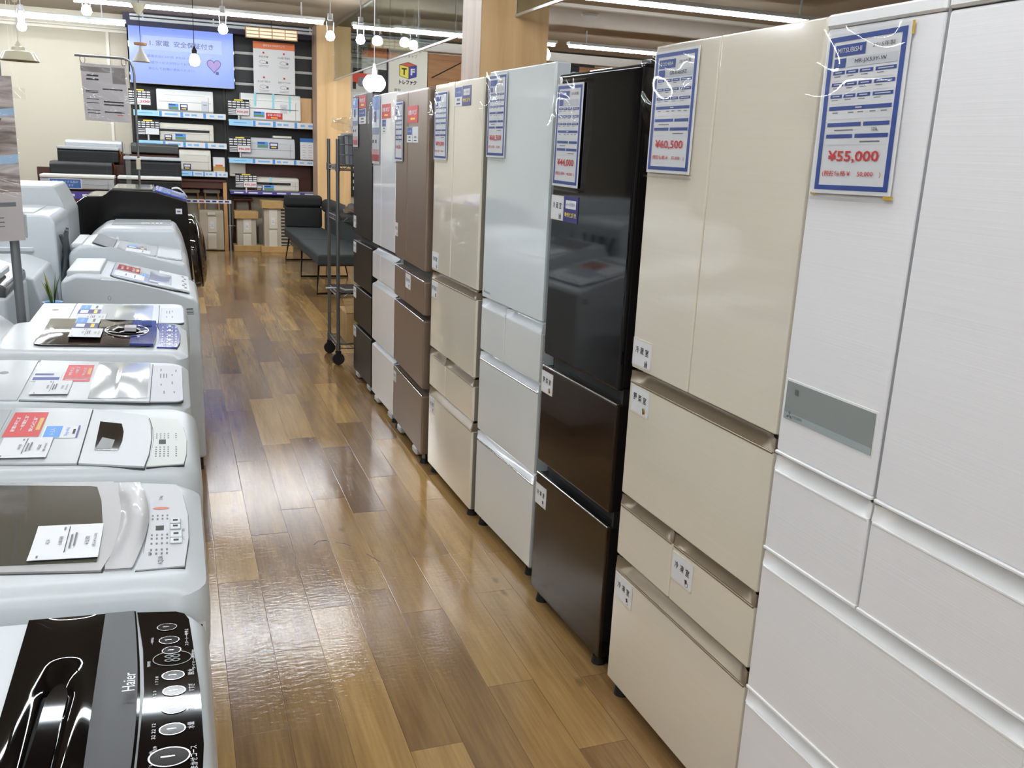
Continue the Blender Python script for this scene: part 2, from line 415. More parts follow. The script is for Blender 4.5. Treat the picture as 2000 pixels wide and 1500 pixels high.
# ------------------------------------------------------------------ ceiling lights
TUBE = P('lit_tube', (.9, .95, 1.0), .4, emit=TUBE_STRENGTH)
def ceiling_light(label, x0, x1, y, z=2.95, r=.024, group='LED tube battens'):
    t = thing('ceiling_light', label, 'ceiling light', ((x0+x1)/2, y, z), 0, group); h = (x1-x0)/2
    b = MB(WHITE); b.rbox(-h, h, -.055, .055, r*.5, r+.025, .006, 1)
    for x in (-h*.8, h*.8): b.box(x-.008, x+.008, -.008, .008, r+.03, ZC-z)
    b.build('batten', t)
    b = MB(TUBE); b.cyl((-h+.02, 0, 0), (h-.02, 0, 0), r, n=10); b.build('tube', t)
    return t
ceiling_light('long lit LED tube crossing above the aisle, its right end near the far oak pillar', -.95, 1.75, 11.45)
ceiling_light('long lit LED tube seen through the glass smoke curtain', 2.09, 4.75, 11.55)
ceiling_light('lit LED tube beyond the dark brown refrigerator, right of the near oak pillar', 4.9, 7.5, 11.5)
ceiling_light('lit LED tube over the cream back wall left of the television', -3.16, -.47, 12.75, 2.88)
ceiling_light('nearest lit LED tube in view, above the two beige refrigerators', 3.45, 6.15, 8.0)
for x0, y in ((-3.9, 11.45), (-1.05, 7.95), (-3.9, 7.95), (-1.05, 4.2), (-3.9, 4.2), (-1.05, .9), (-3.9, .9), (3.45, .9), (-1.05, -2.3), (-3.9, -2.3)):  # unseen tubes; most added to brighten fridge fronts and machine sides
    ceiling_light('lit LED tube on the ceiling beyond the edges of the picture', x0, x0+2.7, y, group='LED tubes beyond the picture')

BULB = P('lit_bulb', (1.0, .98, .95), .4, emit=28)
def spot(label, x, y, z):
    t = thing('bulb_lamp', label, 'bulb lamp', (x, y, z), 0, 'bare bulbs hanging from the lighting rail')
    b = MB(WHITE); b.cyl((0, 0, .2), (0, 0, ZC-z), .006, n=6); b.cyl((0, 0, .17), (0, 0, .24), .03, n=12); b.build('stem', t)
    b = MB(film('socket_glass', (.95, .95, .97), .1, .12, .6)); b.lathe([(.042, .04), (.042, .18), (.03, .19)], n=14); b.build('socket', t)
    b = MB(BULB); b.lathe([(.004, -.05), (.035, -.042), (.052, -.01), (.045, .025), (.028, .05), (.004, .06)], n=14); b.build('bulb', t)
spot('lit bulb leftmost above the cream dome lamp', -1.6, 12.6, 2.74)
spot('lit bulb over the cream wall between dome lamp and television', -.78, 11.0, 2.8)
spot('lit bulb in front of the television top right corner', .58, 11.1, 2.74)
spot('lit bulb in front of the far oak pillar', 1.735, 10.95, 2.75)
spot('lit bulb behind the glass curtain beside the far oak pillar', 2.07, 10.9, 2.735)
spot('lit bulb behind the glass curtain above the cube logo sign', 2.75, 11.15, 2.75)
t = thing('bulb_lamp', 'small lit bulb on a wire above the white glass-door refrigerator', 'bulb lamp', (3.2, 8.0, 2.43))
b = MB(WHITE); b.cyl((0, 0, .04), (0, 0, ZC-2.43), .004, n=6); b.build('wire', t)
b = MB(BULB); b.lathe([(.004, -.045), (.03, -.035), (.042, 0), (.025, .04), (.012, .055)], n=14); b.build('bulb', t)
# pendants
t = thing('pendant_lamp', 'cream enamel dome pendant lamp, unlit, at the left edge', 'pendant lamp', (-.92, 7, 2.0))
CRL = P('cream_enamel', '#d8d2b8', .3, coat=.3)
b = MB(CRL); b.lathe([(.118, .0), (.122, .004), (.112, .02), (.095, .052), (.085, .06), (.045, .066), (.042, .085), (.02, .095), (.012, .12), (.004, .122)], n=32)
b.m(P('lamp_inner', '#a99a78', .5)); b.lathe([(.116, .001), (.09, .048), (.02, .06)], n=32); b.build('lamp_shade', t)
b = MB(WHITE); b.cyl((0, 0, .12), (0, 0, ZC-2.0), .0025, n=5); b.build('cord', t)
b = MB(CRL); b.cyl((0, 0, .36), (0, 0, .42), .012, .045, n=14); b.build('ceiling_cup', t)
t = thing('pendant_lamp', 'small white cone pendant lamp with a tan disc, in front of the television', 'pendant lamp', (-.175, 7, 2.05))
b = MB(P('cone_enamel', '#c9c4ba', .4)); b.lathe([(.058, 0), (.056, .004), (.03, .045), (.012, .075), (.01, .1)], n=24); b.build('lamp_shade', t)
b = MB(LEGWOOD); b.lathe([(.004, .105), (.04, .108), (.042, .122), (.004, .126)], n=20); b.build('disc', t)
b = MB(BLACKM); b.cyl((0, 0, .1), (0, 0, ZC-2.05), .0022, n=5); b.build('cord', t)
b = MB(CRL); b.cyl((0, 0, .3), (0, 0, .37), .012, .05, n=14); b.build('ceiling_cup', t)
t = thing('pendant_lamp', 'bare lit bulb in a black socket on a black cord before the television', 'pendant lamp', (.17, 7, 2.09))
b = MB(BULB); b.lathe([(.004, -.045), (.028, -.035), (.036, -.01), (.026, .025), (.014, .04)], n=14); b.build('bulb', t)
b = MB(BLACKM); b.lathe([(.016, .03), (.018, .06), (.01, .075), (.003, .09)], n=12, cap1=True); b.cyl((0, 0, .08), (0, 0, ZC-2.09), .0025, n=5); b.build('socket', t)
t = thing('pendant_lamp', 'glowing white flower-shaped glass pendant lamp above the black refrigerator', 'pendant lamp', (1.72, 8.4, 2.075))
b = MB(P('glow_glass', (1, .99, .96), .3, emit=6))
b.grid(32, 8, lambda u, v: ((lambda a, r: (r*math.cos(a), r*math.sin(a), .1-.15*v))(2*PI*u, (.022+.075*math.sin(PI*min(1, .12+.88*v))**.6)*(1+.07*math.sin(PI*v)*math.cos(7*2*PI*u)))))
b.build('lamp_shade', t)
b = MB(WHITE); b.cyl((0, 0, .1), (0, 0, .2), .022, .012, n=12); b.cyl((0, 0, .2), (0, 0, ZC-2.075), .003, n=5); b.build('cord', t)
# wooden louvre shade over the poster
t = thing('wooden_lamp_shade', 'square slatted cream lampshade hanging over the orange-topped poster', 'lampshade', (1.32, 13.3, 2.9))
b = MB(P('washi', '#e8e0c4', .6, emit=.25)); b.box(-.33, .33, -.02, .02, .0, .13); b.build('shade_panel', t)
b = MB(LEGWOOD)
for z in (0, .04, .085, .125): b.box(-.34, .34, -.026, .026, z, z+.01)
for x in (-.34, -.17, 0, .17, .33): b.box(x, x+.012, -.028, .028, 0, .135)
b.build('slat_frame', t)
b = MB(BLACKM); b.cyl((0, 0, .13), (0, 0, .25), .004, n=5); b.build('cord', t)
# ceiling vents
t = thing('ceiling_air_unit', 'square white air outlet flush in the ceiling, right of the near oak pillar', 'ceiling vent', (3.2, 7.4, 3.12))
b = MB(P('vent_white', '#d9d5cb', .6)); b.rbox(-.4, .4, -.4, .4, 0, .03, .01, 1); b.build('panel', t)
b = MB(P('vent_dark', '#9a958a', .6)); b.rbox(-.22, .22, -.22, .22, -.004, .01, .003, 1)
for s in (-1, 1): b.box(-.24, .24, s*.3-.02, s*.3+.02, -.003, .01); b.box(s*.3-.02, s*.3+.02, -.24, .24, -.003, .01)
b.build('grille', t)
for x, y, l in ((3.9, 9.3, 'flat round ceiling downlight nearest the air outlet'), (4.6, 10.2, 'flat round ceiling downlight farther from the air outlet'), (.35, 9.75, 'dark round ceiling fitting above the aisle')):
    b = MB(P('downlight', '#8d877c', .6)); b.lathe([(.004, -.02), (.09, -.02), (.1, 0)], n=20, cap0=True); tag(b.build('ceiling_downlight', loc=(x, y, ZC)), l, 'downlight')

# ------------------------------------------------------------------ printed matter
def price_sheet(b, x0, y0, w, h, brand, year, model, price, net, litres=None):
    """shop price sheet drawn in the current frame (x right, y up), lower-left corner x0,y0"""
    X = lambda u: x0+u*w
    Y = lambda v: y0+(1-v)*h
    z = [.0006]
    if brand == 'pic':
        for u0, v0, u1, v1, c_ in ((0, 0, 1, .2, '#7f9bd8'), (0, .2, 1, .34, '#b9c8ea'), (0, .34, 1, .46, '#dfe3ee'), (0, .46, 1, .56, '#8d95ad'), (.05, .6, .95, .72, '#d9dbe2'), (0, .78, 1, .86, '#cfa7a7'), (0, .86, 1, .96, '#b5494b'), (.3, .22, .6, .38, '#3a3f55'), (.1, .64, .3, .69, '#2a2a30'), (.5, .64, .7, .69, '#2a2a30')):
            b.m(P('picture'+c_, c_, .5)); z[0] += .0003; b.rect(x0+u0*w, y0+(1-v1)*h, x0+u1*w, y0+(1-v0)*h, z[0])
        return
    def R(u0, v0, u1, v1, mat, dz=0): b.m(mat); b.rect(X(u0), Y(v1), X(u1), Y(v0), z[0]+dz)
    def T(s, u, v, size, mat, width=None, align='c', bold=0.0): b.m(mat); b.text(s, X(u), Y(v), size*h, z[0]+.0012, align, bold, width*w if width else None)
    R(.035, .02, .965, .05, BLUE); R(.035, .945, .965, .975, BLUE); R(.035, .05, .09, .945, BLUE); R(.91, .05, .965, .945, BLUE)
    R(.12, .072, .5, .142, BLUE)
    if brand: T(brand, .31, .107, .03, PAPER, .3)
    if year: T(year, .72, .1, .028, INK, .26)
    R(.12, .155, .27, .212, BLUE); R(.29, .155, .89, .212, PALEINK)
    if model: T(model, .58, .184, .03, INK, .38)
    bars = ((.12, .27), (.29, .44), (.46, .62), (.65, .89))
    for v in (.23, .303, .376):
        for u0, u1 in bars:
            R(u0, v, u1, v+.022, BLUE); R(u0+.03, v+.008, u1-.03, v+.014, PALEINK, .0005); R(u0+.02, v+.032, u0+.1, v+.036, GREYINK); R(u0, v+.056, u1, v+.058, PALEINK)
    R(.12, .45, .89, .474, BLUE); R(.46, .458, .54, .466, PALEINK, .0005)
    for u in (.2, .4, .52, .67, .8): R(u-.03, .487, u+.04, .493, GREYINK)
    R(.12, .53, .89, .532, PALEINK)
    R(.12, .552, .55, .576, BLUE); R(.58, .552, .89, .576, BLUE); R(.22, .595, .46, .602, GREYINK)
    if litres: T(litres, .73, .597, .02, INK)
    R(.12, .624, .46, .648, BLUE); R(.49, .624, .89, .648, BLUE); R(.56, .668, .8, .675, GREYINK); R(.12, .69, .89, .692, PALEINK)
    if price: T(price, .5, .765, .078, RED, .64, bold=.018)
    if net: T(net, .5, .872, .04, RED, .74, bold=.01)
def hanging_sheet(label, Mw, w, h, args, seed=0, tape=False):
    """paper price sheet in a clear sleeve; Mw = world frame at the sleeve's lower-left corner"""
    t = bpy.data.objects.new('price_sheet', None); COL.objects.link(t); t.matrix_world = Mw; t.empty_display_size = .05
    tag(t, label, 'price sheet', 'price sheets in plastic sleeves on the refrigerators')
    b = MB(PAPER)
    bow = lambda u, v: .004+.004*math.sin(PI*u)+.003*math.sin(2.2*v+seed)
    m = .028*w
    if tape:
        b.m(GOLD); b.box(m*.2, m*3, h*.03, h*.045, .004, .0045); b.box(w-m*4, w-m*.2, h*.02, h*.04, .004, .0045); b.box(w-m*1.2, w-m*.2, h*.9, h*.97, .004, .0045); b.m(PAPER)
    b.box(m, w-m, h*.04, h*.965, .004, .0055)
    b.M = Matrix.Translation((0, 0, .0056))
    price_sheet(b, m, h*.04, w-2*m, h*.925, *args)
    b.build('paper', t)
    rnd = random.Random(seed)
    ph = [rnd.uniform(0, 6) for _ in range(4)]
    b = MB(SLEEVE)
    b.grid(24, 44, lambda u, v: (u*w, v*h, .017+(.02+.005*math.sin(6*u+ph[2]))*math.exp(-((v-.6-.06*math.sin(5*u+ph[3]))/.17)**2)+(.3+.7*v)*(.0042*math.sin(9*v+ph[0]+2.5*u)+.0028*math.sin(6*u+ph[1]+4*v))+.0018*math.sin(19*v+ph[2]+8*u)*(v**2)))
    b.box(0, w, 0, h*.018, .003, .012); b.box(0, w, h*.985, h, .003, .012)
    b.build('plastic_sleeve', t)
    return t
LEAF = P('print_green', '#6f8a3a', .6); ORG = P('print_orange', '#cf6a33', .6)
def pictogram(b, kind, x, y, s, z):
    if kind == '冷蔵室':
        for i, hh in enumerate((.7, .5, .9, .6)): b.m((INK, GREYINK, INK, NAVY)[i]); b.rect(x+s*(.1+.22*i), y, x+s*(.26+.22*i), y+s*hh, z)
        b.m(GREYINK); b.rect(x, y-s*.15, x+s, y-s*.04, z)
    elif kind == '野菜室':
        b.m(LEAF); b.disc(x+.35*s, y+.55*s, .34*s, z); b.m(ORG); b.disc(x+.7*s, y+.3*s, .28*s, z+.0003); b.m(BROWN); b.disc(x+.45*s, y+.15*s, .22*s, z+.0006); b.m(LEAF); b.rect(x+.75*s, y+.5*s, x+.85*s, y+1.0*s, z)
    else:
        b.m(P('print_maroon', '#5a1f1c', .6)); b.poly([(x, y+.9*s), (x+.6*s, y+1.0*s), (x+.65*s, y+.35*s), (x+.2*s, y+.3*s)], z); b.m(INK); b.ring(x+.55*s, y+.3*s, .4*s, .06*s, z)
def room_card(parent, Mloc, kind, w=.1, h=.075):
    b = MB(PAPER); b.M = Mloc
    b.box(0, w, 0, h, 0, .0012)
    b.m(P('card_edge', '#d9d3c8', .5)); b.rect(0, 0, w, .004, .0014); b.rect(0, h-.004, w, h, .0014); b.rect(0, 0, .004, h, .0014); b.rect(w-.004, 0, w, h, .0014)
    b.m(INK)
    for i, ch in enumerate(kind): b.text(ch, w*(.24+.26*i), h*.6, h*.26, .0016, bold=.015, width=w*.18)
    pictogram(b, kind, w*.66, h*.1, h*.24, .0016)
    return b.build('compartment_card', parent, 'white card reading ' + {'冷蔵室': 'fridge compartment', '野菜室': 'vegetable compartment', '冷凍室': 'freezer compartment'}[kind])
def red_card(parent, Mloc, w, h):
    b = MB(RED); b.M = Mloc; b.box(0, w, 0, h, 0, .0012)
    b.m(PAPER); b.text('家電1年保証', w/2, h*.62, h*.3, .0015, bold=.02, width=w*.84)
    b.m(YEL); b.rect(w*.3, h*.18, w*.72, h*.3, .0015)
    return b.build('warranty_sticker', parent, 'red warranty sticker')
def blue_card(parent, Mloc, w, h, top=BLUE, txt=None):
    b = MB(PAPER); b.M = Mloc; b.box(0, w, 0, h, 0, .0012)
    b.m(top); b.rect(w*.05, h*.48, w*.95, h*.97, .0015)
    b.m(PAPER); b.text(txt or '1~2人', w/2, h*.73, h*.14, .0018, width=w*.6)
    b.m(GREYINK); b.rect(w*.3, h*.28, w*.7, h*.4, .0015); b.m(INK); b.rect(w*.25, h*.1, w*.75, h*.17, .0015)
    return b.build('household_size_sticker', parent, 'white and blue sticker')
def purple_card(parent, Mloc, w, h):
    b = MB(NAVY); b.M = Mloc; b.box(0, w, 0, h, 0, .0012)
    b.m(PAPER); b.rect(w*.14, h*.52, w*.86, h*.84, .0015); b.m(NAVY); b.text('6ヶ月間の', w/2, h*.68, h*.13, .0018, width=w*.6)
    b.m(YEL); b.text('動作保証付', w/2, h*.28, h*.19, .0015, bold=.02, width=w*.8)
    return b.build('guarantee_sticker', parent, 'purple guarantee sticker')

# ------------------------------------------------------------------ refrigerators
class Fridge:
    """local axes: x into the cabinet, y along the front (0 = near end), z up"""
    def __init__(s, label, near, ang, w, h, d, side, feet=BLACKM, base=.035):
        s.w, s.h, s.d = w, h, d
        s.t = thing('refrigerator', label, 'refrigerator', (near[0], near[1], 0), math.radians(-ang), 'refrigerators in a row')
        b = MB(side); b.rbox(.062, d, 0, w, base, h, .008, 2); b.box(.066, d-.02, .004, w-.004, base, h-.002); b.build('cabinet', s.t)
        for y in (.045, w-.045):
            b = MB(GREYMET); b.cyl((.03, y, .022), (.03, y, .05), .013, n=12)
            b.m(feet); b.cyl((.03, y, 0), (.03, y, .024), .024, .02, n=14); b.box(.05, .12, y-.02, y+.02, .0, base+.004)
            b.build('foot', s.t)
    def F(s, y, z, dx=0.0): return frame((-dx, y, z), (0, -1, 0), (0, 0, 1))   # frame on the front: x to the near end
    def panel(s, name, y0, y1, z0, z1, mat, x0=0.0, x1=.058, r=.005, edge=None):
        b = MB(mat); b.rbox(x0, x1, y0, y1, z0, z1, r, 2)
        if edge:
            n0 = len(b.f)
            b.m(edge); b.rbox(x0+.004, x1, y0-.0006, y1+.0006, z0-.0006, z1+.0006, r, 1)
        return b.build(name, s.t)
    def drawer(s, y0, y1, z0, z1, mat, grip, gh=.032, depth=.028, taper=.06, lip=None, edge=None, name='drawer'):
        """front panel with a scooped grip along its top edge"""
        p = s.panel(name, y0, y1, z0, z1-gh, mat, edge=edge)
        b = MB(grip)
        def sc(u, v):
            e = min(u, 1-u)*(y1-y0)
            k = 1.0 if taper <= 0 else min(1, e/taper); k = k*k*(3-2*k)
            return (.0015+.004*(v)+k*depth*math.sin(min(1, v*1.05)*PI*.5)**.8, y1-u*(y1-y0), z1-gh+v*(gh-.003))
        b.grid(36, 8, sc)
        b.box(.036, .058, y0, y1, z1-gh, z1-.003)
        if taper > 0:
            b.box(.004, .058, y0, y0+.003, z1-gh, z1-.003); b.box(.004, .058, y1-.003, y1, z1-gh, z1-.003)
        b.build('grip', p)
        if lip:
            b = MB(lip); b.rbox(-.0015, .006, y0+.004, y1-.004, z1-gh-.0045, z1-gh+.001, .0012, 1); b.build('grip_edge', p)
        return p
    def hinge(s, mat=WHITE):
        for y in (.03, s.w-.09):
            b = MB(mat); b.rbox(.02, .12, y, y+.06, s.h-.002, s.h+.016, .005, 1); b.build('hinge_cover', s.t)
    def sheet(s, label, y_far, z0, w, h, args, seed, tape=False, rot=0.0):
        root = Matrix.Translation(s.t.location) @ Matrix.Rotation(s.t.rotation_euler.z, 4, 'Z')
        return hanging_sheet(label, root @ s.F(y_far, z0, .001) @ Matrix.Rotation(rot, 4, 'Z'), w, h, args, seed, tape)

# white hairline fridge, nearest
WH = P('white_hairline', '#e8e8ea', .3, coat=.15, bump=((1.5, 1.5, 260), .12, .03))
WHP = P('white_fridge_plastic', '#e8e8e8', .3)
fr = Fridge('white hairline-finish refrigerator, nearest in the row', (1.161, .822), -1.0, .655, 1.81, .70, WHP)
w = .655
ld = fr.panel('left_door', w-.279, w-.001, .988, 1.808, WH, r=.006)
rd = fr.panel('right_door', .001, w-.285, .988, 1.808, WH, r=.006)
b = MB(WHP); b.rbox(-.004, .06, w-.279, w-.001, 1.808, 1.832, .004, 1); b.rbox(-.004, .06, .001, w-.285, 1.81, 1.832, .004, 1); b.build('top_trim', fr.t)
b = MB(WHP); b.rbox(-.003, .058, w-.279, w-.001, .982, .989, .002, 1); b.build('door_foot_trim', ld)
b = MB(WHP); b.rbox(-.003, .058, .001, w-.285, .982, .989, .002, 1); b.build('door_foot_trim', rd)
b = MB(P('door_seal', '#8f9194', .5)); b.box(.004, .05, w-.2855, w-.2785, .985, 1.83); b.build('door_gap_seal', fr.t)
b = MB(WHP); b.M = fr.F(w-.01, 1.058); b.box(0, .256, 0, .086, -.01, .001)
b.m(P('control_glass', '#8b908f', .08, coat=.6)); b.rect(.004, .004, .252, .082, .002)
b.m(P('control_glass_band', '#9fa9ab', .1, coat=.6)); b.rect(.004, .004, .252, .018, .0024)
b.m(P('control_ink', '#5e6363', .4)); b.rect(.03, .058, .042, .07, .0026)
for a in (90, 210, 330):
    c_, s_ = math.cos(math.radians(a)), math.sin(math.radians(a)); cx, cy = .022+.0052*c_, .013+.0052*s_
    b.poly([(cx+.0055*c_, cy+.0055*s_), (cx-.003*s_, cy+.003*c_), (cx-.0055*c_, cy-.0055*s_), (cx+.003*s_, cy-.003*c_)], .0028)
b.text('MITSUBISHI', .046, .013, .005, .0028, 'c', width=.03); b.build('control_panel', ld)
for y0, y1, z0, z1 in ((w-.279, w-.001, .770, .979), (.001, w-.284, .770, .979), (.001, w-.001, .434, .763), (.001, w-.001, .06, .427)):
    p = fr.drawer(y0, y1, z0, z1, WH, WHP, gh=.034, depth=.03, taper=.05, lip=WHP)
    b = MB(WHP); b.rbox(-.003, .056, y0, y1, z0-.003, z0+.004, .0015, 1); b.build('drawer_trim', p)
b = MB(BLACKM); b.box(.04, .056, .004, w-.004, .42, .99); b.build('inner_frame', fr.t)  # black board standing in for the shade in the gaps between fronts
fr.sheet('price sheet reading ¥55,000 on the nearest white refrigerator', w-.014, 1.5, .215, .305, ('MITSUBISHI', '2015年製', 'MR-JX53Y-W', '¥55,000', '(税抜価格￥　50,000　)', '525L'), 3, True, .02)

# beige glossy fridge
BG = P('beige_glass', '#dfd8c7', .1, coat=1.0, bump=((2, 3, 180), .0, .035))
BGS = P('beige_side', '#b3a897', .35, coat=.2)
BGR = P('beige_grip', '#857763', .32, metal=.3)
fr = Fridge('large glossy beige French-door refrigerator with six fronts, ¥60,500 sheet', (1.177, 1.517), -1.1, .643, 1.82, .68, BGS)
w = .643
for n, y0, y1 in (('left_door', w-.2885, w-.001), ('right_door', .001, w-.292)):
    p = fr.panel(n, y0, y1, 1.003, 1.838, BG, edge=BGS)
    if n == 'left_door': room_card(p, fr.F(w-.006, 1.013, .0004), '冷蔵室')
p = fr.drawer(.001, w-.001, .634, .996, BG, BGR, lip=BGR, edge=BGS); room_card(p, fr.F(w-.015, .883, .0004), '野菜室')
p = fr.drawer(w-.290, w-.001, .445, .630, BG, BGR, lip=BGR, edge=BGS)
p = fr.drawer(.001, w-.293, .445, .630, BG, BGR, lip=BGR, edge=BGS); room_card(p, fr.F(w-.296, .509, .0004), '冷凍室')
p = fr.drawer(.001, w-.001, .04, .437, BG, BGR, gh=.04, lip=BGR, edge=BGS); room_card(p, fr.F(w-.012, .313, .0004), '冷凍室')
b = MB(BLACKM); b.box(.04, .056, .004, w-.004, .43, 1.005); b.build('inner_frame', fr.t)  # black board put in as the shade behind the drawer gaps
fr.hinge(BGS)
fr.sheet('price sheet reading ¥60,500 on the large beige refrigerator', w-.004, 1.515, .218, .318, ('TOSHIBA', '2018年製', 'GR-K460FZ', '¥60,500', '(税抜価格￥　55,000　)'), 11)

# dark brown fridge
DK = P('dark_brown_gloss', '#09090d', .06, coat=.2, spec=.45)
DKD = P('dark_brown_drawer', '#24170f', .16, coat=.2, spec=.5)
DKS = P('dark_side', '#0d0b0e', .25, coat=.3)
fr = Fridge('glossy dark brown three-front refrigerator between the beige and white ones', (1.176, 2.247), -2.8, .52, 1.79, .60, DKS)
w = .52
p = fr.panel('door', .001, w-.001, .905, 1.806, DK, r=.012, edge=DKS)
room_card(p, fr.F(w-.006, 1.358, .0004), '冷蔵室', .09, .077); purple_card(p, fr.F(w-.098, 1.357, .0004), .1, .08)
for z0, z1, nm in ((.528, .876, '野菜室'), (.042, .492, '冷凍室')):
    p = fr.panel('drawer', .001, w-.001, z0, z1-.012, DKD, r=.006, edge=DKS)
    b = MB(CHROME); b.rbox(-.001, .012, .004, w-.004, z1-.014, z1-.008, .002, 1); b.build('grip_edge', p)
    room_card(p, fr.F(w-.004, z1-.1 if z0 > .3 else z1-.122, .0004), nm, .088, .074)
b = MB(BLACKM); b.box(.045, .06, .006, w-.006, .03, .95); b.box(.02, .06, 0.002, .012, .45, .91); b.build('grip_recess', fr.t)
b = MB(DKS); b.rbox(.03, .14, .01, .07, 1.786, 1.822, .01, 2); b.build('hinge_cover', fr.t)
b = MB(CHROME); b.M = fr.F(w-.03, 1.785, .002); b.disc(0, 0, .012, 0); b.build('magnet', p)
fr.sheet('price sheet reading ¥44,000 on the dark brown refrigerator', w-.008, 1.452, .19, .335, ('', '2016年製', '', '¥44,000', '(税抜価格￥　40,000　)'), 5, False, -.01)

# white glass fridge
MW = P('white_glass', '#e2eaec', .06, coat=1.0)
MWD = P('white_glass_drawer', '#e0e3e1', .22, coat=.6)
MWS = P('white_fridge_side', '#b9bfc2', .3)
MWG = P('white_grip', '#e3e7ea', .22, coat=.5)
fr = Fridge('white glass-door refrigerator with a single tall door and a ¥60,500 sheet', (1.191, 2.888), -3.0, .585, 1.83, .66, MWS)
w = .585
p = fr.panel('door', .001, w-.001, .988, 1.858, MW, edge=MWS)
b = MB(GREYINK); b.M = fr.F(w-.03, 1.008, .0006)
for a in (90, 210, 330):
    c_, s_ = math.cos(math.radians(a)), math.sin(math.radians(a)); cx, cy = .0, .004*0
    cx, cy = .006*c_, .008+.006*s_
    b.poly([(cx+.006*c_, cy+.006*s_), (cx-.0035*s_, cy+.0035*c_), (cx-.006*c_, cy-.006*s_), (cx+.0035*s_, cy-.0035*c_)], 0)
b.text('MITSUBISHI', .035, .004, .008, 0, width=.045); b.build('brand_mark', p)
fr.drawer(w-.252, w-.001, .768, .982, MWD, MWG, gh=.036, taper=.02, edge=MWS)
fr.drawer(.001, w-.256, .768, .982, MWD, MWG, gh=.036, taper=.02, edge=MWS)
fr.drawer(.001, w-.001, .423, .760, MWD, MWG, gh=.03, taper=.03, lip=CHROME, edge=MWS)
fr.drawer(.001, w-.001, .045, .415, MWD, MWG, gh=.036, taper=.03, lip=CHROME, edge=MWS)
b = MB(BLACKM); b.box(.04, .056, .004, w-.004, .41, .992); b.build('inner_frame', fr.t)  # dark sheet behind the fronts, painted shade for the gaps
b = MB(BLACKM); b.rbox(.02, .1, .02, .06, 1.828, 1.85, .004, 1); b.box(.05, .16, .03, .045, 1.85, 1.858); b.build('hinge_bracket', fr.t, 'black hinge bracket')
fr.sheet('price sheet reading ¥60,500 on the white glass-door refrigerator', w-.002, 1.527, .193, .33, ('', '2016年製', '', '¥60,500', '(税抜価格￥　55,000　)'), 8)

# small beige glass fridge
B2 = P('greige_glass', '#eae3d2', .08, coat=1.0)
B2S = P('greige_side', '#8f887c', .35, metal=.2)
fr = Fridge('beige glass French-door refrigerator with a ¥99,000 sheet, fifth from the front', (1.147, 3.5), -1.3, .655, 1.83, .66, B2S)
w = .655
for n, y0, y1 in (('left_door', w-.285, w-.001), ('right_door', .001, w-.288)):
    p = fr.panel(n, y0, y1, 1.006, 1.842, B2, edge=B2S)
    if n == 'left_door': room_card(p, fr.F(w-.008, 1.017, .0004), '冷蔵室', .1, .078)
    else: blue_card(p, fr.F(w-.292, 1.74, .0004), .1, .079); purple_card(p, fr.F(w-.394, 1.74, .0004), .112, .079)
p = fr.drawer(.001, w-.001, .636, .998, B2, BGR, lip=BGR, edge=B2S); room_card(p, fr.F(w-.012, .88, .0004), '野菜室', .092, .076)
fr.drawer(w-.258, w-.001, .443, .628, B2, BGR, lip=BGR, edge=B2S); fr.drawer(.001, w-.261, .443, .628, B2, BGR, lip=BGR, edge=B2S)
p = fr.drawer(.001, w-.001, .04, .436, B2, BGR, gh=.04, lip=BGR, edge=B2S); room_card(p, fr.F(w-.02, .313, .0004), '冷凍室', .08, .075)
b = MB(BLACKM); b.box(.04, .056, .004, w-.004, .43, 1.008); b.build('inner_frame', fr.t)  # black board added as gap shade between doors and drawers
fr.sheet('price sheet reading ¥99,000 on the fifth refrigerator from the front', w-.006, 1.503, .208, .318, ('', '', '', '¥99,000', '(税抜価格￥　90,000　)'), 21)

# brown satin fridge
BR = P('brown_satin', '#8b7868', .33, metal=.35)
BRS = P('brown_side', '#857465', .35, metal=.3)
fr = Fridge('brown satin refrigerator with French doors and black grips', (1.112, 4.21), 1.0, .70, 1.825, .62, P('brown_cabinet', '#4c4038', .4), base=.05)
w = .70
for n, y0, y1 in (('left_door', w-.283, w-.001), ('right_door', .001, w-.286)):
    p = fr.panel(n, y0, y1, .984, 1.838, BR, x1=.075, r=.012)
    if n == 'right_door':
        red_card(p, fr.F(.414, 1.682, .0004), .22, .08); blue_card(p, fr.F(.424, 1.588, .0004), .118, .075); blue_card(p, fr.F(.298, 1.588, .0004), .118, .075, PAPER)
    else: room_card(p, fr.F(w-.004, 1.095, .0004), '冷蔵室', .08, .072)
for y0, y1, z0, z1, c in ((w-.283, w-.001, .77, .948, None), (.001, w-.286, .77, .948, None), (.001, w-.001, .398, .756, None), (.001, w-.001, .055, .375, None)):
    p = fr.panel('drawer', y0, y1, z0, z1-.012, BR, x1=.075, r=.009)
    b = MB(CHROME); b.rbox(.0, .01, y0+.006, y1-.006, z1-.014, z1-.01, .0015, 1); b.build('grip_edge', p)
    if y1 < .45: room_card(p, fr.F(.41, .852, .0004), '冷凍室', .12, .076)
    if z0 < .1: room_card(p, fr.F(w-.006, .278, .0004), '冷凍室', .08, .06)
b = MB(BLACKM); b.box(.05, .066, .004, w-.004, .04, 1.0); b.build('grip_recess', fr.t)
for y in (.12, .5):
    b = MB(WHITE); b.rbox(.002, .06, y, y+.09, .012, .05, .008, 1); b.build('front_base_cap', fr.t)
fr.sheet('price sheet on the brown satin refrigerator', w-.0, 1.48, .2, .322, ('', '', '', '¥143,000', ''), 14)

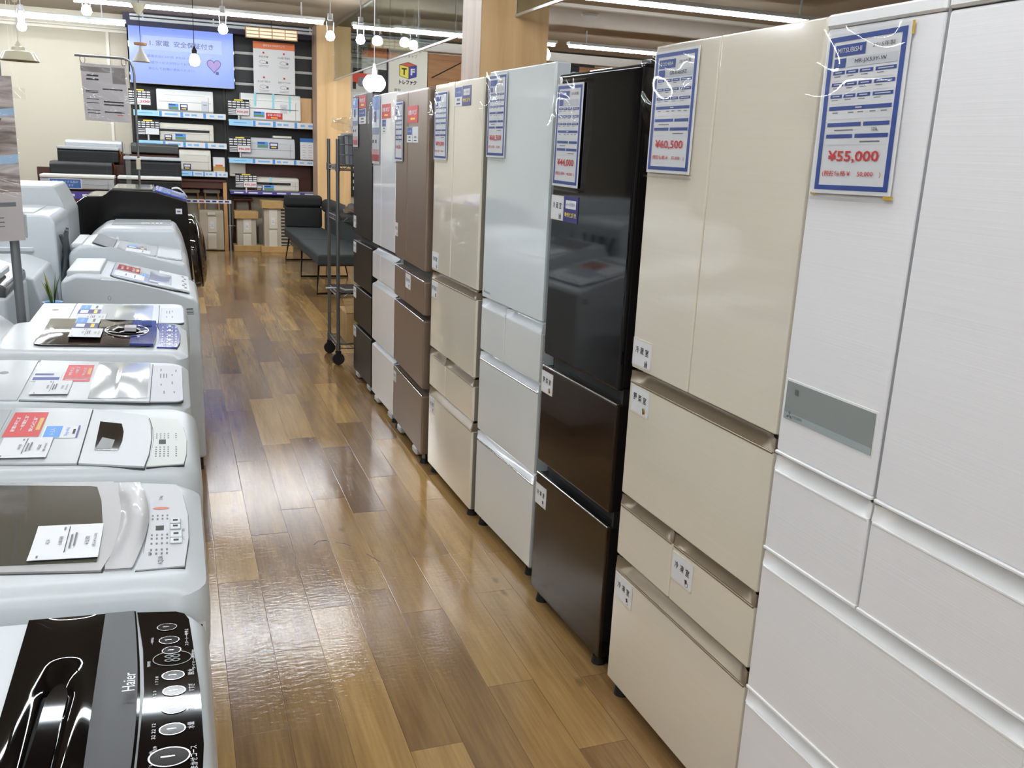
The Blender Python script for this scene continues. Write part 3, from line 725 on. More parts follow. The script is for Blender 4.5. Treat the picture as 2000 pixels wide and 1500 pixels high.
# white gloss fridge
W5 = P('white_gloss_front', '#f5f6f8', .2, coat=.6)
fr = Fridge('white refrigerator with five stacked fronts between brown and black ones', (1.128, 4.925), -.6, .575, 1.825, .62, MWS, base=.05)
w = .575
for n, y0, y1 in (('left_door', w-.225, w-.001), ('right_door', .001, w-.227)):
    p = fr.panel(n, y0, y1, .992, 1.85, W5)
    if n == 'right_door': red_card(p, fr.F(.338, 1.714, .0004), .21, .078); blue_card(p, fr.F(.333, 1.636, .0004), .1, .075)
for y0, y1, z0, z1 in ((w-.225, w-.001, .785, .965), (.001, w-.227, .785, .965), (.001, w-.001, .397, .768), (.001, w-.001, .055, .388)):
    fr.drawer(y0, y1, z0, z1, W5, MWG, gh=.025, taper=.0)
b = MB(BLACKM); b.box(.046, .06, .004, w-.004, .38, .995); b.build('inner_frame', fr.t)  # black sheet that paints the shade seen through the front gaps
for y in (.05, .42):
    b = MB(WHITE); b.rbox(.002, .06, y, y+.09, .012, .05, .008, 1); b.build('front_base_cap', fr.t)
t5 = fr.sheet('picture price sheet with a blue sky on the white stacked-front refrigerator', w-.0, 1.446, .2, .41, ('pic', '', '', '', ''), 17)

# black satin fridge, farthest
BK = P('black_satin', '#121111', .38, spec=.35)
fr = Fridge('matt black refrigerator, farthest in the row beside the wire rack', (1.131, 5.573), -.6, .578, 1.865, .60, P('black_cabinet', '#151413', .4), base=.05)
w = .578
p = fr.panel('door', .001, w-.001, .99, 1.878, BK, r=.006)
red_card(p, fr.F(.4, 1.79, .0004), .215, .077); blue_card(p, fr.F(.4, 1.695, .0004), .215, .09)
for z0, z1 in ((.658, .955), (.39, .648), (.05, .378)):
    q = fr.panel('drawer', .001, w-.001, z0, z1-.012, BK, r=.006)
    b = MB(P('grey_edge', '#6b6b6b', .3, metal=.6)); b.rbox(-.001, .01, .004, w-.004, z1-.014, z1-.01, .0015, 1); b.build('grip_edge', q)
    room_card(q, fr.F(w-.006, z1-.09, .0004), {.658: '野菜室', .39: '冷凍室', .05: '冷凍室'}[z0], .085, .07)
room_card(p, fr.F(w-.006, 1.03, .0004), '冷蔵室', .085, .078)
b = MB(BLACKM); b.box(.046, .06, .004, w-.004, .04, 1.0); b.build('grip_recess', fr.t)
for y in (.05, .42):
    b = MB(WHITE); b.rbox(.002, .06, y, y+.09, .012, .05, .008, 1); b.build('front_base_cap', fr.t)
fr.sheet('price sheet on the black refrigerator beside the wire rack', w-.006, 1.54, .165, .325, ('pic', '', '', '', ''), 19)

# ------------------------------------------------------------------ washing machines
def bprism(b, pts, y0, y1, r=.015, seg=2, sel=None):
    """outline in (x,z) extruded along y with rounded edges"""
    n = len(pts)
    a = sum(pts[i][0]*pts[(i+1) % n][1]-pts[(i+1) % n][0]*pts[i][1] for i in range(n))
    if a < 0: pts = pts[::-1]
    bm = bmesh.new()
    A = [bm.verts.new((x, y0, z)) for x, z in pts]; B = [bm.verts.new((x, y1, z)) for x, z in pts]
    bm.faces.new(A); bm.faces.new(B[::-1])
    for i in range(n): bm.faces.new((A[(i+1) % n], A[i], B[i], B[(i+1) % n]))
    bmesh.ops.bevel(bm, geom=list(bm.edges), offset=r, segments=seg, profile=.5, affect='EDGES', clamp_overlap=True)
    bm.verts.index_update()
    b.add([v.co.copy() for v in bm.verts], [tuple(v.index for v in f.verts) for f in bm.faces]); bm.free()
    return b
class Washer:
    def __init__(s, label, x0, x1, y0, y1, zf=.9, tilt=.044, group='top-loading washing machines in the front row'):
        s.x0, s.x1, s.y0, s.y1, s.zf, s.tilt = x0, x1, y0, y1, zf, tilt
        s.t = thing('washing_machine', label, 'washing machine', ((x0+x1)/2, (y0+y1)/2, 0), 0, group)
        s.I = Matrix.Translation(-Vector(s.t.location))
        s.TOPW = Matrix.Translation((0, 0, zf)) @ Matrix.Rotation(math.atan(tilt), 4, 'Y')
    def mb(s, mat):
        b = MB(mat); b.M = s.I.copy(); return b
    def top(s, mat, z=0.0):
        b = MB(mat); b.M = s.I @ s.TOPW @ Matrix.Translation((0, 0, z)); return b
    def TF(s, x, y, z=0.0): return s.TOPW @ frame((x, y, z), (0, 1, 0), (-1, 0, 0))       # lettering frame read from the aisle
    def LF(s, x, y, z=0.0): return s.I @ s.TF(x, y, z)
    def body(s, mat, topmat, zc=.78, inset=.03, r=.05):
        b = s.mb(mat); x0, x1, y0, y1 = s.x0, s.x1, s.y0, s.y1
        b.loft([(x0, x1, y0, y1, r, .045, 0), (x0, x1, y0, y1, r, zc, 0)]); b.build('cabinet', s.t)
        b = s.mb(topmat); i = inset; zf = s.zf; tl = s.tilt
        b.loft([(x0, x1+.004, y0-.003, y1+.003, r, zc+.004, 0), (x0, x1+.006, y0-.004, y1+.004, r, zf-.06, .6), (x0, x1+.002, y0+i*.25, y1-i*.25, r, zf-.02, 1),
                (x0+.004, x1-i*.35, y0+i*.6, y1-i*.6, r, zf-.006, 1), (x0+.012, x1-i*.7, y0+i, y1-i, r*.8, zf-.0015, 1), (x0+.02, x1-i, y0+i*1.2, y1-i*1.2, r*.7, zf, 1)], tilt=tl)
        b.build('top_cover', s.t)
        for y in (y0+.06, y1-.06):
            for x in (x0+.06, x1-.06): b = s.mb(BLACKM); b.cyl((x, y, 0), (x, y, .05), .022, n=10); b.build('foot', s.t)
        return s
    def plate(s, name, pts, mat, z0=-.004, z1=.0035, gap=.0025, parent=None):
        b = s.top(mat); b.plate(pts, z0, z1)
        if gap:
            cx = sum(p[0] for p in pts)/len(pts); cy = sum(p[1] for p in pts)/len(pts)
            b.m(P('seam_dark', '#3d3d3d', .6)); b.plate([(p[0]+math.copysign(gap, p[0]-cx), p[1]+math.copysign(gap, p[1]-cy)) for p in pts], z0, .0006)
        return b.build(name, parent or s.t)
    def sticker(s, parent, name, x0, x1, y0, y1, draw, z=.004, label=None, mat=PAPER):
        """x0..x1 from back to front, y0..y1 near to far"""
        b = MB(mat); b.M = s.LF(x1, y0, z); w, h = y1-y0, x1-x0
        b.box(0, w, 0, h, 0, .0006); draw(b, w, h)
        return b.build(name, parent, label)
    def card(s, label, x0, x1, y0, y1, lines, z=.0062, curl=.004):
        """loose white price card lying on the lid: an object of its own"""
        b = MB(PAPER); w, h = y1-y0, x1-x0
        Mw = s.TF(x1, y0, z)
        b.grid(6, 4, lambda u, v: (u*w, v*h, .0008+curl*(abs(u-.5)*2)**3*.4))
        b.grid(6, 4, lambda u, v: (w-u*w, v*h, .0002+curl*(abs(u-.5)*2)**3*.4))
        b.m(INK); zz = .0016
        for tx, u, v, hh, ww in lines: b.text(tx, w*u, h*v, h*hh, zz+.0008, width=w*ww)
        b.rect(w*.18, h*.5, w*.95, h*.512, zz+.0008)
        b.m(GREYINK)
        for u0, u1, v in ((.3, .7, .43), (.35, .75, .37), (.84, .93, .56), (.05, .12, .86)): b.rect(w*u0, h*v, w*u1, h*(v+.03), zz+.0008)
        o = b.build('price_card'); o.matrix_world = Mw
        return tag(o, label, 'price card', 'white price cards lying on washing machine lids')
CARD_LINES = lambda price, tax, brand='': ([(brand, .5, .78, .07, .14)] if brand else [])+[('全自動洗濯機', .52, .6, .06, .26), (price, .5, .2, .08, .24), (tax, .5, .09, .065, .4)]
def d_red(b, w, h):
    b.m(RED); b.rect(0, 0, w, h, .0008); b.m(PAPER)
    for t_, u, v in (('家電1年保証', .5, .8), ('一年間保証', .56, .58), ('安心保証', .5, .3)): b.text(t_, w*u, h*v, h*.12, .0012, width=w*.62, bold=.02)
    b.m(GOLD); b.rect(w*.25, h*.05, w*.75, h*.17, .0012)
def d_blue(b, w, h):
    b.m(PAPER); b.rect(0, 0, w, h, .0008); b.m(SKY); b.rect(w*.03, h*.5, w*.97, h*.96, .0012); b.m(PAPER); b.text('1~2人', w*.5, h*.75, h*.16, .0016, width=w*.55)
    b.m(SKY); b.text('5kg~6kg', w*.5, h*.33, h*.12, .0012, width=w*.7); b.m(INK); b.rect(w*.3, h*.1, w*.7, h*.17, .0012); b.m(BLUE); b.rect(0, 0, w, h*.05, .0014)
def d_twin(b, w, h):
    b.m(PAPER); b.rect(0, 0, w, h, .0008); b.m(SKY); b.rect(w*.5, h*.52, w*.98, h*.98, .0012); b.m(NAVY); b.rect(0, 0, w*.48, h, .0012); b.m(PAPER); b.rect(w*.1, h*.55, w*.4, h*.9, .0015)
    b.m(YEL); b.rect(w*.08, h*.15, w*.42, h*.3, .0015); b.m(GREYINK); b.rect(w*.6, h*.2, w*.9, h*.3, .0012); b.m(PAPER); b.text('1~2人', w*.74, h*.75, h*.14, .0016, width=w*.28)

# --- black-topped machine, nearest
PANELBK = P('control_black', '#090506', .035, spec=.35)
m = Washer('white washing machine with a glossy black lid and black control panel, nearest the camera', -.52, .012, .72, 1.275, .902).body(WHITE2, WHITE, inset=.02)
b = m.top(BLACKG)
x0, x1, y0, y1 = -.212, -.078, .75, 1.252
def haier_lid(u, v):
    y = y0+(y1-y0)*v; x = x0-.03*(1-v)*0+(x1-x0+.012*math.sin(PI*v))*u
    z = .006+.007*math.sin(PI*min(1, u*1.25))*math.sin(PI*v)**.6
    g = math.exp(-((x+.15+.02*(1-v))/.016)**2)*max(0, min(1, (1.13-y)*14))
    return (x, y, z-.016*g)
b.grid(40, 60, haier_lid); b.plate([(x0, y0), (x1, y0), (x1+.006, (y0+y1)/2), (x1, y1), (x0, y1)], -.006, .003)
lid = b.build('lid', m.t, 'glossy black lid', angle=60)
b = m.top(P('lid_band', '#2b2b2d', .36, spec=.35))
def band(u, v):
    y = y0+.002+(y1-y0-.004)*v; xl = -.117; xr = -.08+.011*math.sin(PI*v)
    x = xl+(xr-xl)*u; return (x, y, .0078+.0105*math.sin(PI*min(1, (x-x0)/(x1-x0)*1.25))*math.sin(PI*v)**.6)
b.grid(10, 30, band); b.m(P('brand_silver', '#c9c9c9', .3, metal=.5))
b.M = m.LF(-.079, 1.054, .0165); b.text('Haier', 0, 0, .014, 0, width=.04); b.build('lid_band', lid, 'grey lid band')
pts = [(-.0775, .75), (-.066, .9), (-.062, 1.05), (-.066, 1.15), (-.0765, 1.253)]
b = m.top(PANELBK); b.plate(pts+[(-.025, 1.246), (-.014, 1.238), (-.008, 1.22), (.002, 1.04), (.003, .93), (-.004, .8), (-.012, .755)], -.004, .0035); pan = b.build('control_panel', m.t, 'black control panel')
b = m.top(CHROME, .004)
for x, y, r in ((-.037, 1.202, .013), (-.034, 1.166, .013), (-.031, 1.139, .012), (-.029, 1.078, .0135), (-.028, 1.043, .0135), (-.028, 1.006, .014), (-.030, .965, .0145), (-.033, .915, .022)):
    q = MB(CHROME); q.M = m.LF(x, y, .004); q.ring(0, 0, r*.78, r*.09, .0004, ry=r)
    q.m(P('button_dark', '#140d0e', .12, spec=.35)); q.disc(0, 0, r*.7, .0006, 20, r*.92)
    q.m(CHROME); q.rect(-r*.05, -r*.25, r*.05, r*.4, .0009)
    q.build('button', pan)
q = MB(P('display_rim', '#6d6f6d', .3, metal=.5)); q.M = m.LF(-.03, 1.119, .004); q.ring(0, 0, .018, .0012, .0003, ry=.024); q.m(P('lcd', '#3a4340', .3)); q.text('88', 0, 0, .02, .0005, width=.018); q.build('display', pan)
q = MB(PAPER)
for s_, x, y, hh, ww in (('スタート一時停止', -.012, 1.17, .005, .045), ('タイマー(時間後)', -.004, 1.112, .005, .048), ('脱水', -.008, 1.082, .0075, .014), ('すすぎ', -.008, 1.046, .0075, .017), ('洗い', -.009, 1.005, .0075, .013), ('水量', -.01, .968, .0075, .013), ('おまかせコース', -.008, .905, .0075, .048),
        ('1 7 3 8', -.048, 1.07, .0035, .018), ('1 2 3', -.05, 1.04, .0035, .014), ('32 22 12', -.05, .965, .004, .03), ('すすぎ1 ふろ水', -.052, .905, .004, .05), ('残時間', -.058, 1.11, .004, .013), ('槽洗浄', -.048, .93, .004, .014), ('一時停止', -.055, 1.168, .0035, .018)):
    q.M = m.LF(x, y, .0042); q.text(s_, 0, 0, hh, 0, width=ww)
q.build('panel_lettering', pan)

# --- glass lid machine
m = Washer('white washing machine with a grey glass window lid and loose white price card, second nearest', -.52, .018, 1.315, 1.815, .905, .05).body(WHITE2, WHITE, inset=.045, r=.06)
lid = m.plate('lid', [(-.46, 1.405), (-.272, 1.405), (-.132, 1.39), (-.12, 1.45), (-.114, 1.53), (-.114, 1.62), (-.121, 1.7), (-.135, 1.782), (-.46, 1.80)], SILVER, -.004, .004)
b = m.top(P('smoked_glass', '#4c4b43', .08, coat=.7)); b.plate([(-.44, 1.435), (-.14, 1.42), (-.14, 1.56), (-.15, 1.68), (-.162, 1.752), (-.175, 1.758), (-.44, 1.79)], .002, .0052); b.build('lid_window', lid, 'smoked glass window')
b = m.top(SILVER)
def ramp(u, v):
    y = 1.392+(1.775-1.392)*v; xa = -.127+.013*math.sin(PI*v); xb = -.088+.02*math.sin(PI*v)
    return (xa+(xb-xa)*u, y, .004+.01*math.sin(PI*u*.9)*math.sin(PI*v))
b.grid(14, 24, ramp); b.plate([(-.127, 1.392), (-.09, 1.392), (-.07, 1.58), (-.09, 1.775), (-.135, 1.778)], -.004, .003); b.build('lid_grip', lid)
pan = m.plate('control_panel', [(-.083, 1.385), (-.073, 1.45), (-.068, 1.56), (-.073, 1.66), (-.086, 1.77), (-.022, 1.757), (-.012, 1.7), (-.004, 1.6), (-.004, 1.5), (-.012, 1.39)], P('panel_grey', '#b5b6b8', .4, spec=.35), -.004, .003, .001)
q = MB(INK); q.M = m.LF(-.05, 1.545, .0034); q.rect(-.01, -.0065, .01, .0065); q.m(GREYINK)
for x in (-.062, -.054, -.046, -.038):
    for y in (1.585, 1.6, 1.44, 1.455, 1.48, 1.5, 1.515): q.M = m.LF(x, y, .0034); q.rect(-.004, -.0015, .004, .0015)
q.m(INK)
for s_, x, y, hh, ww in (('AQUA', -.047, 1.414, .009, .032), ('5.0kg', -.049, 1.685, .007, .022), ('電源', -.012, 1.53, .004, .012), ('スタート', -.012, 1.495, .004, .016), ('送風乾燥', -.064, 1.44, .004, .016)):
    q.M = m.LF(x, y, .0036); q.text(s_, 0, 0, hh, 0, width=ww)
q.m(P('warn_orange', '#c2684a', .5)); q.M = m.LF(-.049, 1.635, .0035); q.disc(0, 0, .006, 0, 14, .014)
q.build('panel_lettering', pan)
for x, y, w_, h_ in ((-.025, 1.57, .02, .018), (-.025, 1.545, .02, .018), (-.024, 1.512, .026, .02), (-.024, 1.485, .02, .02)):
    q = MB(WHITE); q.M = m.LF(x, y, .003); q.rbox(-w_/2, w_/2, -h_/2, h_/2, 0, .003, .0014, 1); q.m(INK); q.rect(-.004, -.004, .004, .004, .0033); q.build('button', pan)
b = m.mb(WHITE); b.M = b.M @ Matrix.Translation((-.045, 1.3165, .795)); b.grid(12, 6, lambda u, v: (.011*math.cos(2*PI*u)*math.cos(v*PI/2), -.008*math.sin(v*PI/2), .011*math.sin(2*PI*u)*math.cos(v*PI/2))); b.build('screw_cap', m.t)
q = MB(PAPER); q.M = m.I @ frame((-.03, 1.3115, .815), (1, 0, 0), (0, 0, 1)); q.rect(0, 0, .045, .035); q.m(INK)
for i in range(9): q.rect(.012+i*.0032, .022, .0138+i*.0032+(i % 3)*.0006, .031, .0004)
for v in (.015, .009, .004): q.rect(.003, v, .038, v+.0025, .0004)
q.build('barcode_label', m.t)
m.card('white price card reading ¥15,000 lying on the smoked glass lid', -.238, -.139, 1.43, 1.565, CARD_LINES('¥15,000', '(税込¥16,500)', 'AQUA'))

# --- machine with a small black lid window
m = Washer('white washing machine with a small black window in its pale grey lid', -.52, .022, 1.835, 2.325, .908, .05).body(WHITE2, WHITE, inset=.03, r=.06)
b = m.top(GREYLID)
b.plate([(-.52, 1.885), (-.375, 1.89), (-.38, 2.325-.04), (-.52, 2.29)], -.004, .002); b.build('rear_cover', m.t)
lid = m.plate('lid', [(-.372, 1.895), (-.208, 1.885), (-.208, 2.282), (-.374, 2.295)], GREYLID, -.004, .0045, .0015)
front = m.plate('lid_front', [(-.205, 1.885), (-.083, 1.855), (-.076, 1.93), (-.073, 2.03), (-.076, 2.13), (-.086, 2.222), (-.205, 2.28)], GREYLID, -.004, .0045, .0015, lid)
b = m.top(BLACKG); b.plate([(-.182, 1.965), (-.136, 1.957), (-.131, 2.02), (-.131, 2.09), (-.138, 2.152), (-.184, 2.172)], .003, .0055); b.m(DARKGREY); b.plate([(-.18, 1.97), (-.15, 1.964), (-.146, 2.03), (-.172, 2.05)], .004, .0058); b.build('lid_window', lid, 'small black window')  # grey patch inside the black window is a painted reflection
pan = m.plate('control_panel', [(-.078, 1.86), (-.071, 1.95), (-.068, 2.03), (-.071, 2.12), (-.08, 2.21), (-.018, 2.19), (-.006, 2.13), (.0, 2.03), (-.002, 1.93), (-.008, 1.87)], P('panel_white', '#bfc3bd', .4, spec=.35), -.004, .003, .001)
q = MB(INK); q.M = m.LF(-.05, 2.018, .0034); q.rect(-.016, -.007, .016, .007); q.m(GREYINK)
for x in (-.062, -.054, -.046, -.038, -.022):
    for y in (1.92, 1.935, 1.95, 1.965, 1.98, 2.045, 2.06, 2.075): q.M = m.LF(x, y, .0034); q.rect(-.004, -.0016, .004, .0016)
q.m(INK)
for x, y in ((-.022, 2.06), (-.022, 2.03), (-.022, 1.96)): q.M = m.LF(x, y, .0036); q.text('入', 0, 0, .006, 0)
q.build('panel_lettering', pan)
m.sticker(lid, 'warranty_sticker', -.367, -.298, 2.062, 2.25, d_red, .0048, 'red warranty sticker')
m.sticker(lid, 'household_size_sticker', -.292, -.222, 2.05, 2.14, d_blue, .0048, 'blue and white sticker')
m.card('white price card on the pale grey lid with the small black window', -.36, -.267, 1.915, 2.048, CARD_LINES('¥18,000', '(税込¥19,800)'))

# --- machine with two red stickers
m = Washer('white washing machine with a clear front lid half and a split red sticker', -.53, .012, 2.345, 2.845, .905).body(WHITE2, WHITE, inset=.035, r=.05)
m.plate('rear_cover', [(-.5, 2.385), (-.384, 2.39), (-.388, 2.815), (-.46, 2.82), (-.5, 2.81)], GREYLID, -.004, .003, 0)
b = m.top(DARKGREY); b.M = b.M @ Matrix.Translation((-.452, 2.665, .0032)); b.disc(0, 0, .011, 0, 14, .018); b.build('water_inlet', m.t)
lid = m.plate('lid', [(-.378, 2.388), (-.084, 2.36), (-.084, 2.782), (-.38, 2.812)], GREYLID, -.004, .0045, .002)
b = m.top(P('clear_lid_half', '#b4b8b9', .1, coat=.3))
b.grid(30, 20, lambda u, v: (-.228+.138*u, 2.39+(2.785-2.39)*v, .0055+.006*math.sin(PI*min(1, u*1.1))*math.sin(PI*v)+(.003 if u > .45 else 0)*math.sin(PI*v)))
b.build('lid_front', lid)
pan = m.plate('control_panel', rpoly(-.082, -.004, 2.362, 2.758, (.02, 0, 0, .02)), P('panel_lilac', '#b5b4bb', .4, spec=.35), -.004, .0035, .001)
q = MB(GREYINK)
for x, y, w_ in ((-.06, 2.63, .05), (-.052, 2.63, .05), (-.045, 2.63, .05), (-.03, 2.64, .02), (-.03, 2.55, .03), (-.058, 2.53, .02), (-.05, 2.45, .03), (-.025, 2.45, .02), (-.06, 2.7, .03), (-.02, 2.69, .03)): q.M = m.LF(x, y, .0039); q.rect(-w_/2, -.0015, w_/2, .0015)
q.build('panel_lettering', pan)
m.sticker(lid, 'warranty_sticker', -.303, -.237, 2.60, 2.75, d_red, .0048, 'red warranty sticker')
m.sticker(lid, 'warranty_sticker', -.303, -.237, 2.56, 2.592, lambda b, w, h: (b.m(RED), b.rect(0, 0, w, h, .0008), b.m(PAPER), b.rect(w*.6, h*.1, w*.75, h*.9, .0012)), .0048, 'red warranty sticker')
m.sticker(lid, 'household_size_sticker', -.378, -.308, 2.565, 2.668, lambda b, w, h: (b.m(PAPER), b.rect(0, 0, w, h, .0008), b.m(BLUE), b.rect(w*.1, h*.05, w*.4, h*.95, .0012), b.rect(w*.6, h*.3, w*.8, h*.95, .0012)), .0048, 'blue and white sticker')
m.card('white price card on the fourth machine, below the split red sticker', -.363, -.276, 2.42, 2.56, CARD_LINES('¥19,000', '(税込¥20,900)'))
q = MB(INK); q.M = m.I @ frame((-.475, 2.3395, .862), (1, 0, 0), (0, 0, 1)); q.text('HITACHI', 0, 0, .012, 0, width=.06); q.build('brand_mark', m.t)

# --- black and blue lid machine
m = Washer('white washing machine with a brown-black and blue glossy lid, fifth from the camera', -.53, .015, 2.885, 3.43, .912).body(WHITE2, WHITE, inset=.05, r=.06)
b = m.top(P('lid_brown_black', '#221a18', .05, spec=.45))
pts = rpoly(-.425, -.083, 2.985, 3.42, (.01, .02, .03, .05))
b.plate(pts, -.006, .006)
b.grid(24, 16, lambda u, v: (-.42+.325*u, 2.995+.42*v, .0065+.007*math.sin(PI*u)*math.sin(PI*v)+.0018*math.sin(9*u+2*v)*math.sin(PI*v)))
lid = b.build('lid', m.t, 'glossy brown-black lid')
b = m.top(P('lid_blue', '#233180', .06, spec=.45)); b.plate([(-.155, 2.99), (-.085, 2.985), (-.078, 3.1), (-.078, 3.25), (-.09, 3.375), (-.155, 3.385)], .006, .0125); b.m(BLACKG); b.plate([(-.125, 3.26), (-.095, 3.26), (-.098, 3.36), (-.13, 3.36)], .0125, .0135); b.build('lid_front', lid, 'blue lid front')
b = m.top(BLACKG); b.M = b.M @ Matrix.Translation((-.17, 3.19, .0125))
b.lathe([(.001, .012), (.03, .012), (.045, .003), (.058, .004), (.066, .001)], n=28); b.m(CHROME); b.tube([(.066*math.cos(a*.2), .1*math.sin(a*.2), .001) for a in range(32)], .0025, 6, True); b.m(P('dial_grey', '#b9b5b5', .15, coat=.6)); b.box(-.006, .03, -.05, .0, .008, .02); b.build('lid_dial', lid, 'black dial with a chrome ring')
pan = m.plate('control_panel', [(-.075, 2.978), (-.07, 3.1), (-.07, 3.25), (-.082, 3.372), (-.022, 3.35), (-.01, 3.28), (-.004, 3.18), (-.006, 3.06), (-.016, 2.975)], P('panel_blue', '#232f80', .1, spec=.45), -.004, .005, .001)
q = MB(PAPER)
for x in (-.06, -.045, -.03, -.018):
    for i, y in enumerate((3.02, 3.06, 3.1, 3.14, 3.18, 3.24, 3.3)): q.M = m.LF(x, y, .0055); q.rect(-.009, -.0018, .009, .0018)
q.m(P('key_pale', '#c5cbe6', .3))
for y in (3.02, 3.09, 3.16, 3.25, 3.32): q.M = m.LF(-.038, y, .0054); q.disc(0, 0, .016, 0, 12, .005)
q.build('panel_lettering', pan)
m.sticker(lid, 'household_size_sticker', -.336, -.262, 3.21, 3.40, d_twin, .0135, 'blue and purple sticker')
m.card('white price card on the brown-black and blue glossy lid', -.335, -.242, 3.05, 3.19, CARD_LINES('¥22,000', '(税込¥24,200)'), z=.016)
q = MB(P('blue_print', '#2d3a92', .4)); q.M = m.I @ frame((-.28, 2.8805, .815), (1, 0, 0), (0, 0, 1)); q.text('Haier', 0, 0, .02, 0, width=.08); q.build('brand_mark', m.t)

# --- white flat machine
m = Washer('white flat-topped washing machine with pale lilac control panel, sixth from the camera', -.505, .022, 3.455, 3.935, .896, .02).body(WHITE2, WHITE, inset=.02, r=.05)
m.plate('rear_cover', [(-.5, 3.49), (-.382, 3.49), (-.385, 3.90), (-.5, 3.90)], GREYLID, -.004, .003, 0)
b = m.top(DARKGREY); b.M = b.M @ Matrix.Translation((-.444, 3.75, .0032)); b.disc(0, 0, .012, 0, 14, .018); b.build('water_inlet', m.t)
lid = m.plate('lid', [(-.375, 3.49), (-.078, 3.475), (-.08, 3.872), (-.378, 3.895)], P('lid_white', '#b8bcbe', .25, coat=.1), -.004, .0045, .002)
b = m.top(P('lid_step', '#b2b7ba', .14, coat=.3)); b.grid(16, 12, lambda u, v: (-.23+.13*u, 3.49+.36*v, .005+.006*math.sin(PI*u)*math.sin(PI*v))); b.build('lid_front', lid)
pan = m.plate('control_panel', rpoly(-.07, .01, 3.48, 3.80, (.02, 0, 0, .02)), P('panel_pale', '#afb4c0', .3, coat=.1), -.004, .0035, .001)
q = MB(GREYINK)
for x, y, w_ in ((-.05, 3.7, .06), (-.04, 3.7, .06), (-.03, 3.72, .04), (-.05, 3.6, .03), (-.03, 3.6, .04)): q.M = m.LF(x, y, .0039); q.rect(-w_/2, -.0015, w_/2, .0015)
q.build('panel_lettering', pan)
m.sticker(lid, 'household_size_sticker', -.362, -.284, 3.65, 3.85, d_twin, .0048, 'blue and purple sticker')
m.card('white price card on the flat white machine beside the tall slanted one', -.358, -.26, 3.51, 3.64, CARD_LINES('¥20,000', '(税込¥22,000)'))

# --- tall slanted machines
def slanted(label, x0, prof, y0, y1, zlid, base=.06):
    s = Washer(label, x0, .09, y0, y1, .9, 0, 'tall slanted washing machines')
    b = s.mb(WHITE2); bprism(b, prof, y0, y1, .022, 3); b.build('cabinet', s.t)
    for y in (y0+.05, y1-.05):
        for x in (x0+.08, prof[-1][0]-.045): b = s.mb(BLACKM); b.box(x-.03, x+.03, y-.035, y+.035, 0, .07); b.build('foot', s.t)
    return s
pr = [(-.49, .06), (-.49, .925), (-.43, .953), (-.325, .947), (-.237, .924), (-.084, .884), (.06, .848), (.085, .825), (.088, .06)]
m = slanted('tall white washing machine with a slanted top, red sticker and clear front flap', -.49, pr, 4.38, 4.95, .9)
def slope_frame(s, p0, p1, y, z=.0):
    """frame on the slope from p0 (front, low) to p1 (back, high); right = +y, up = towards the back"""
    return s.I @ frame((p0[0], y, p0[1]), (0, 1, 0), (p1[0]-p0[0], 0, p1[1]-p0[1])) @ Matrix.Translation((0, 0, z))
Mf = slope_frame(m, (.06, .853), (-.3, .942), 4.38)
b = MB(P('lid_satin', '#c3c6c8', .2, coat=.5)); b.M = Mf; b.plate(rpoly(.04, .54, .06, .36, .04), -.004, .006); b.m(P('seam_dark', '#3d3d3d', .6)); b.plate(rpoly(.036, .544, .056, .364, .04), -.004, .002); lid = b.build('lid', m.t)
b = MB(WHITE); b.M = Mf; b.rbox(.05, .53, .015, .16, .002, .012, .004, 2); b.m(P('flap_clear', '#d5dae6', .1, coat=.8)); b.rbox(.1, .4, .1, .2, .006, .016, .004, 2); b.build('lid_front', lid)
q = MB(GREYINK); q.M = Mf @ Matrix.Translation((0, 0, .0125))
for x, y in ((.1, .03), (.16, .04), (.22, .03), (.3, .04), (.38, .03), (.45, .04)): q.rect(x, y, x+.04, y+.012)
q.build('panel_lettering', m.t)
def slope_sticker(m, Mf, name, x0, x1, y0, y1, draw, label, mat=PAPER):
    b = MB(mat); b.M = Mf @ Matrix.Translation((x0, y0, .0065)); b.box(0, x1-x0, 0, y1-y0, 0, .0008); draw(b, x1-x0, y1-y0); b.build(name, lid, label)
slope_sticker(m, Mf, 'warranty_sticker', .28, .46, .245, .345, d_red, 'red warranty sticker')
slope_sticker(m, Mf, 'household_size_sticker', .22, .3, .18, .235, d_blue, 'blue and white sticker')
slope_sticker(m, Mf, 'price_slip', .08, .24, .22, .35, lambda b, w, h: (b.m(GREYINK), b.rect(w*.2, h*.3, w*.8, h*.34, .001), b.rect(w*.3, h*.6, w*.7, h*.64, .001)), 'white price slip')
b = m.mb(WHITE); b.rbox(-.47, -.33, 4.44, 4.9, .93, .965, .01, 2); b.build('rear_cover', m.t)
b = m.mb(GREYINK); b.M = b.M @ frame((-.297, 4.3785, .848), (1, 0, 0), (0, 0, 1)); b.ring(0, 0, .007, .0015, 0, 16, .01); b.build('side_cap', m.t)
q = MB(INK); q.M = m.I @ frame((.022, 4.3785, .765), (1, 0, 0), (0, 0, 1)); q.rect(.004, .026, .034, .031)
for v in (.004, .011, .018): q.rect(.0, v, .036, v+.0025)
q.build('barcode_label', m.t)
pr = [(-.52, .06), (-.52, .965), (-.48, 1.005), (-.41, 1.018), (-.32, .982), (.037, .922), (.06, .86), (.07, .06)]
m = slanted('white washing machine with a slanted top and a grey recessed grip, behind the red-stickered one', -.52, pr, 5.05, 5.6, .9)
b = MB(DARKGREY); b.M = slope_frame(m, (-.315, .985), (-.405, 1.016), 5.06, .002); b.rbox(.03, .48, .0, .1, .0, .004, .002, 1); b.build('grip_recess', m.t, 'grey recessed grip')
Mf = slope_frame(m, (.03, .926), (-.31, .98), 5.05)
b = MB(P('lid_satin', '#c3c6c8', .2, coat=.5)); b.M = Mf; b.plate(rpoly(.04, .51, .14, .335, .03), -.004, .006); lid = b.build('lid', m.t)
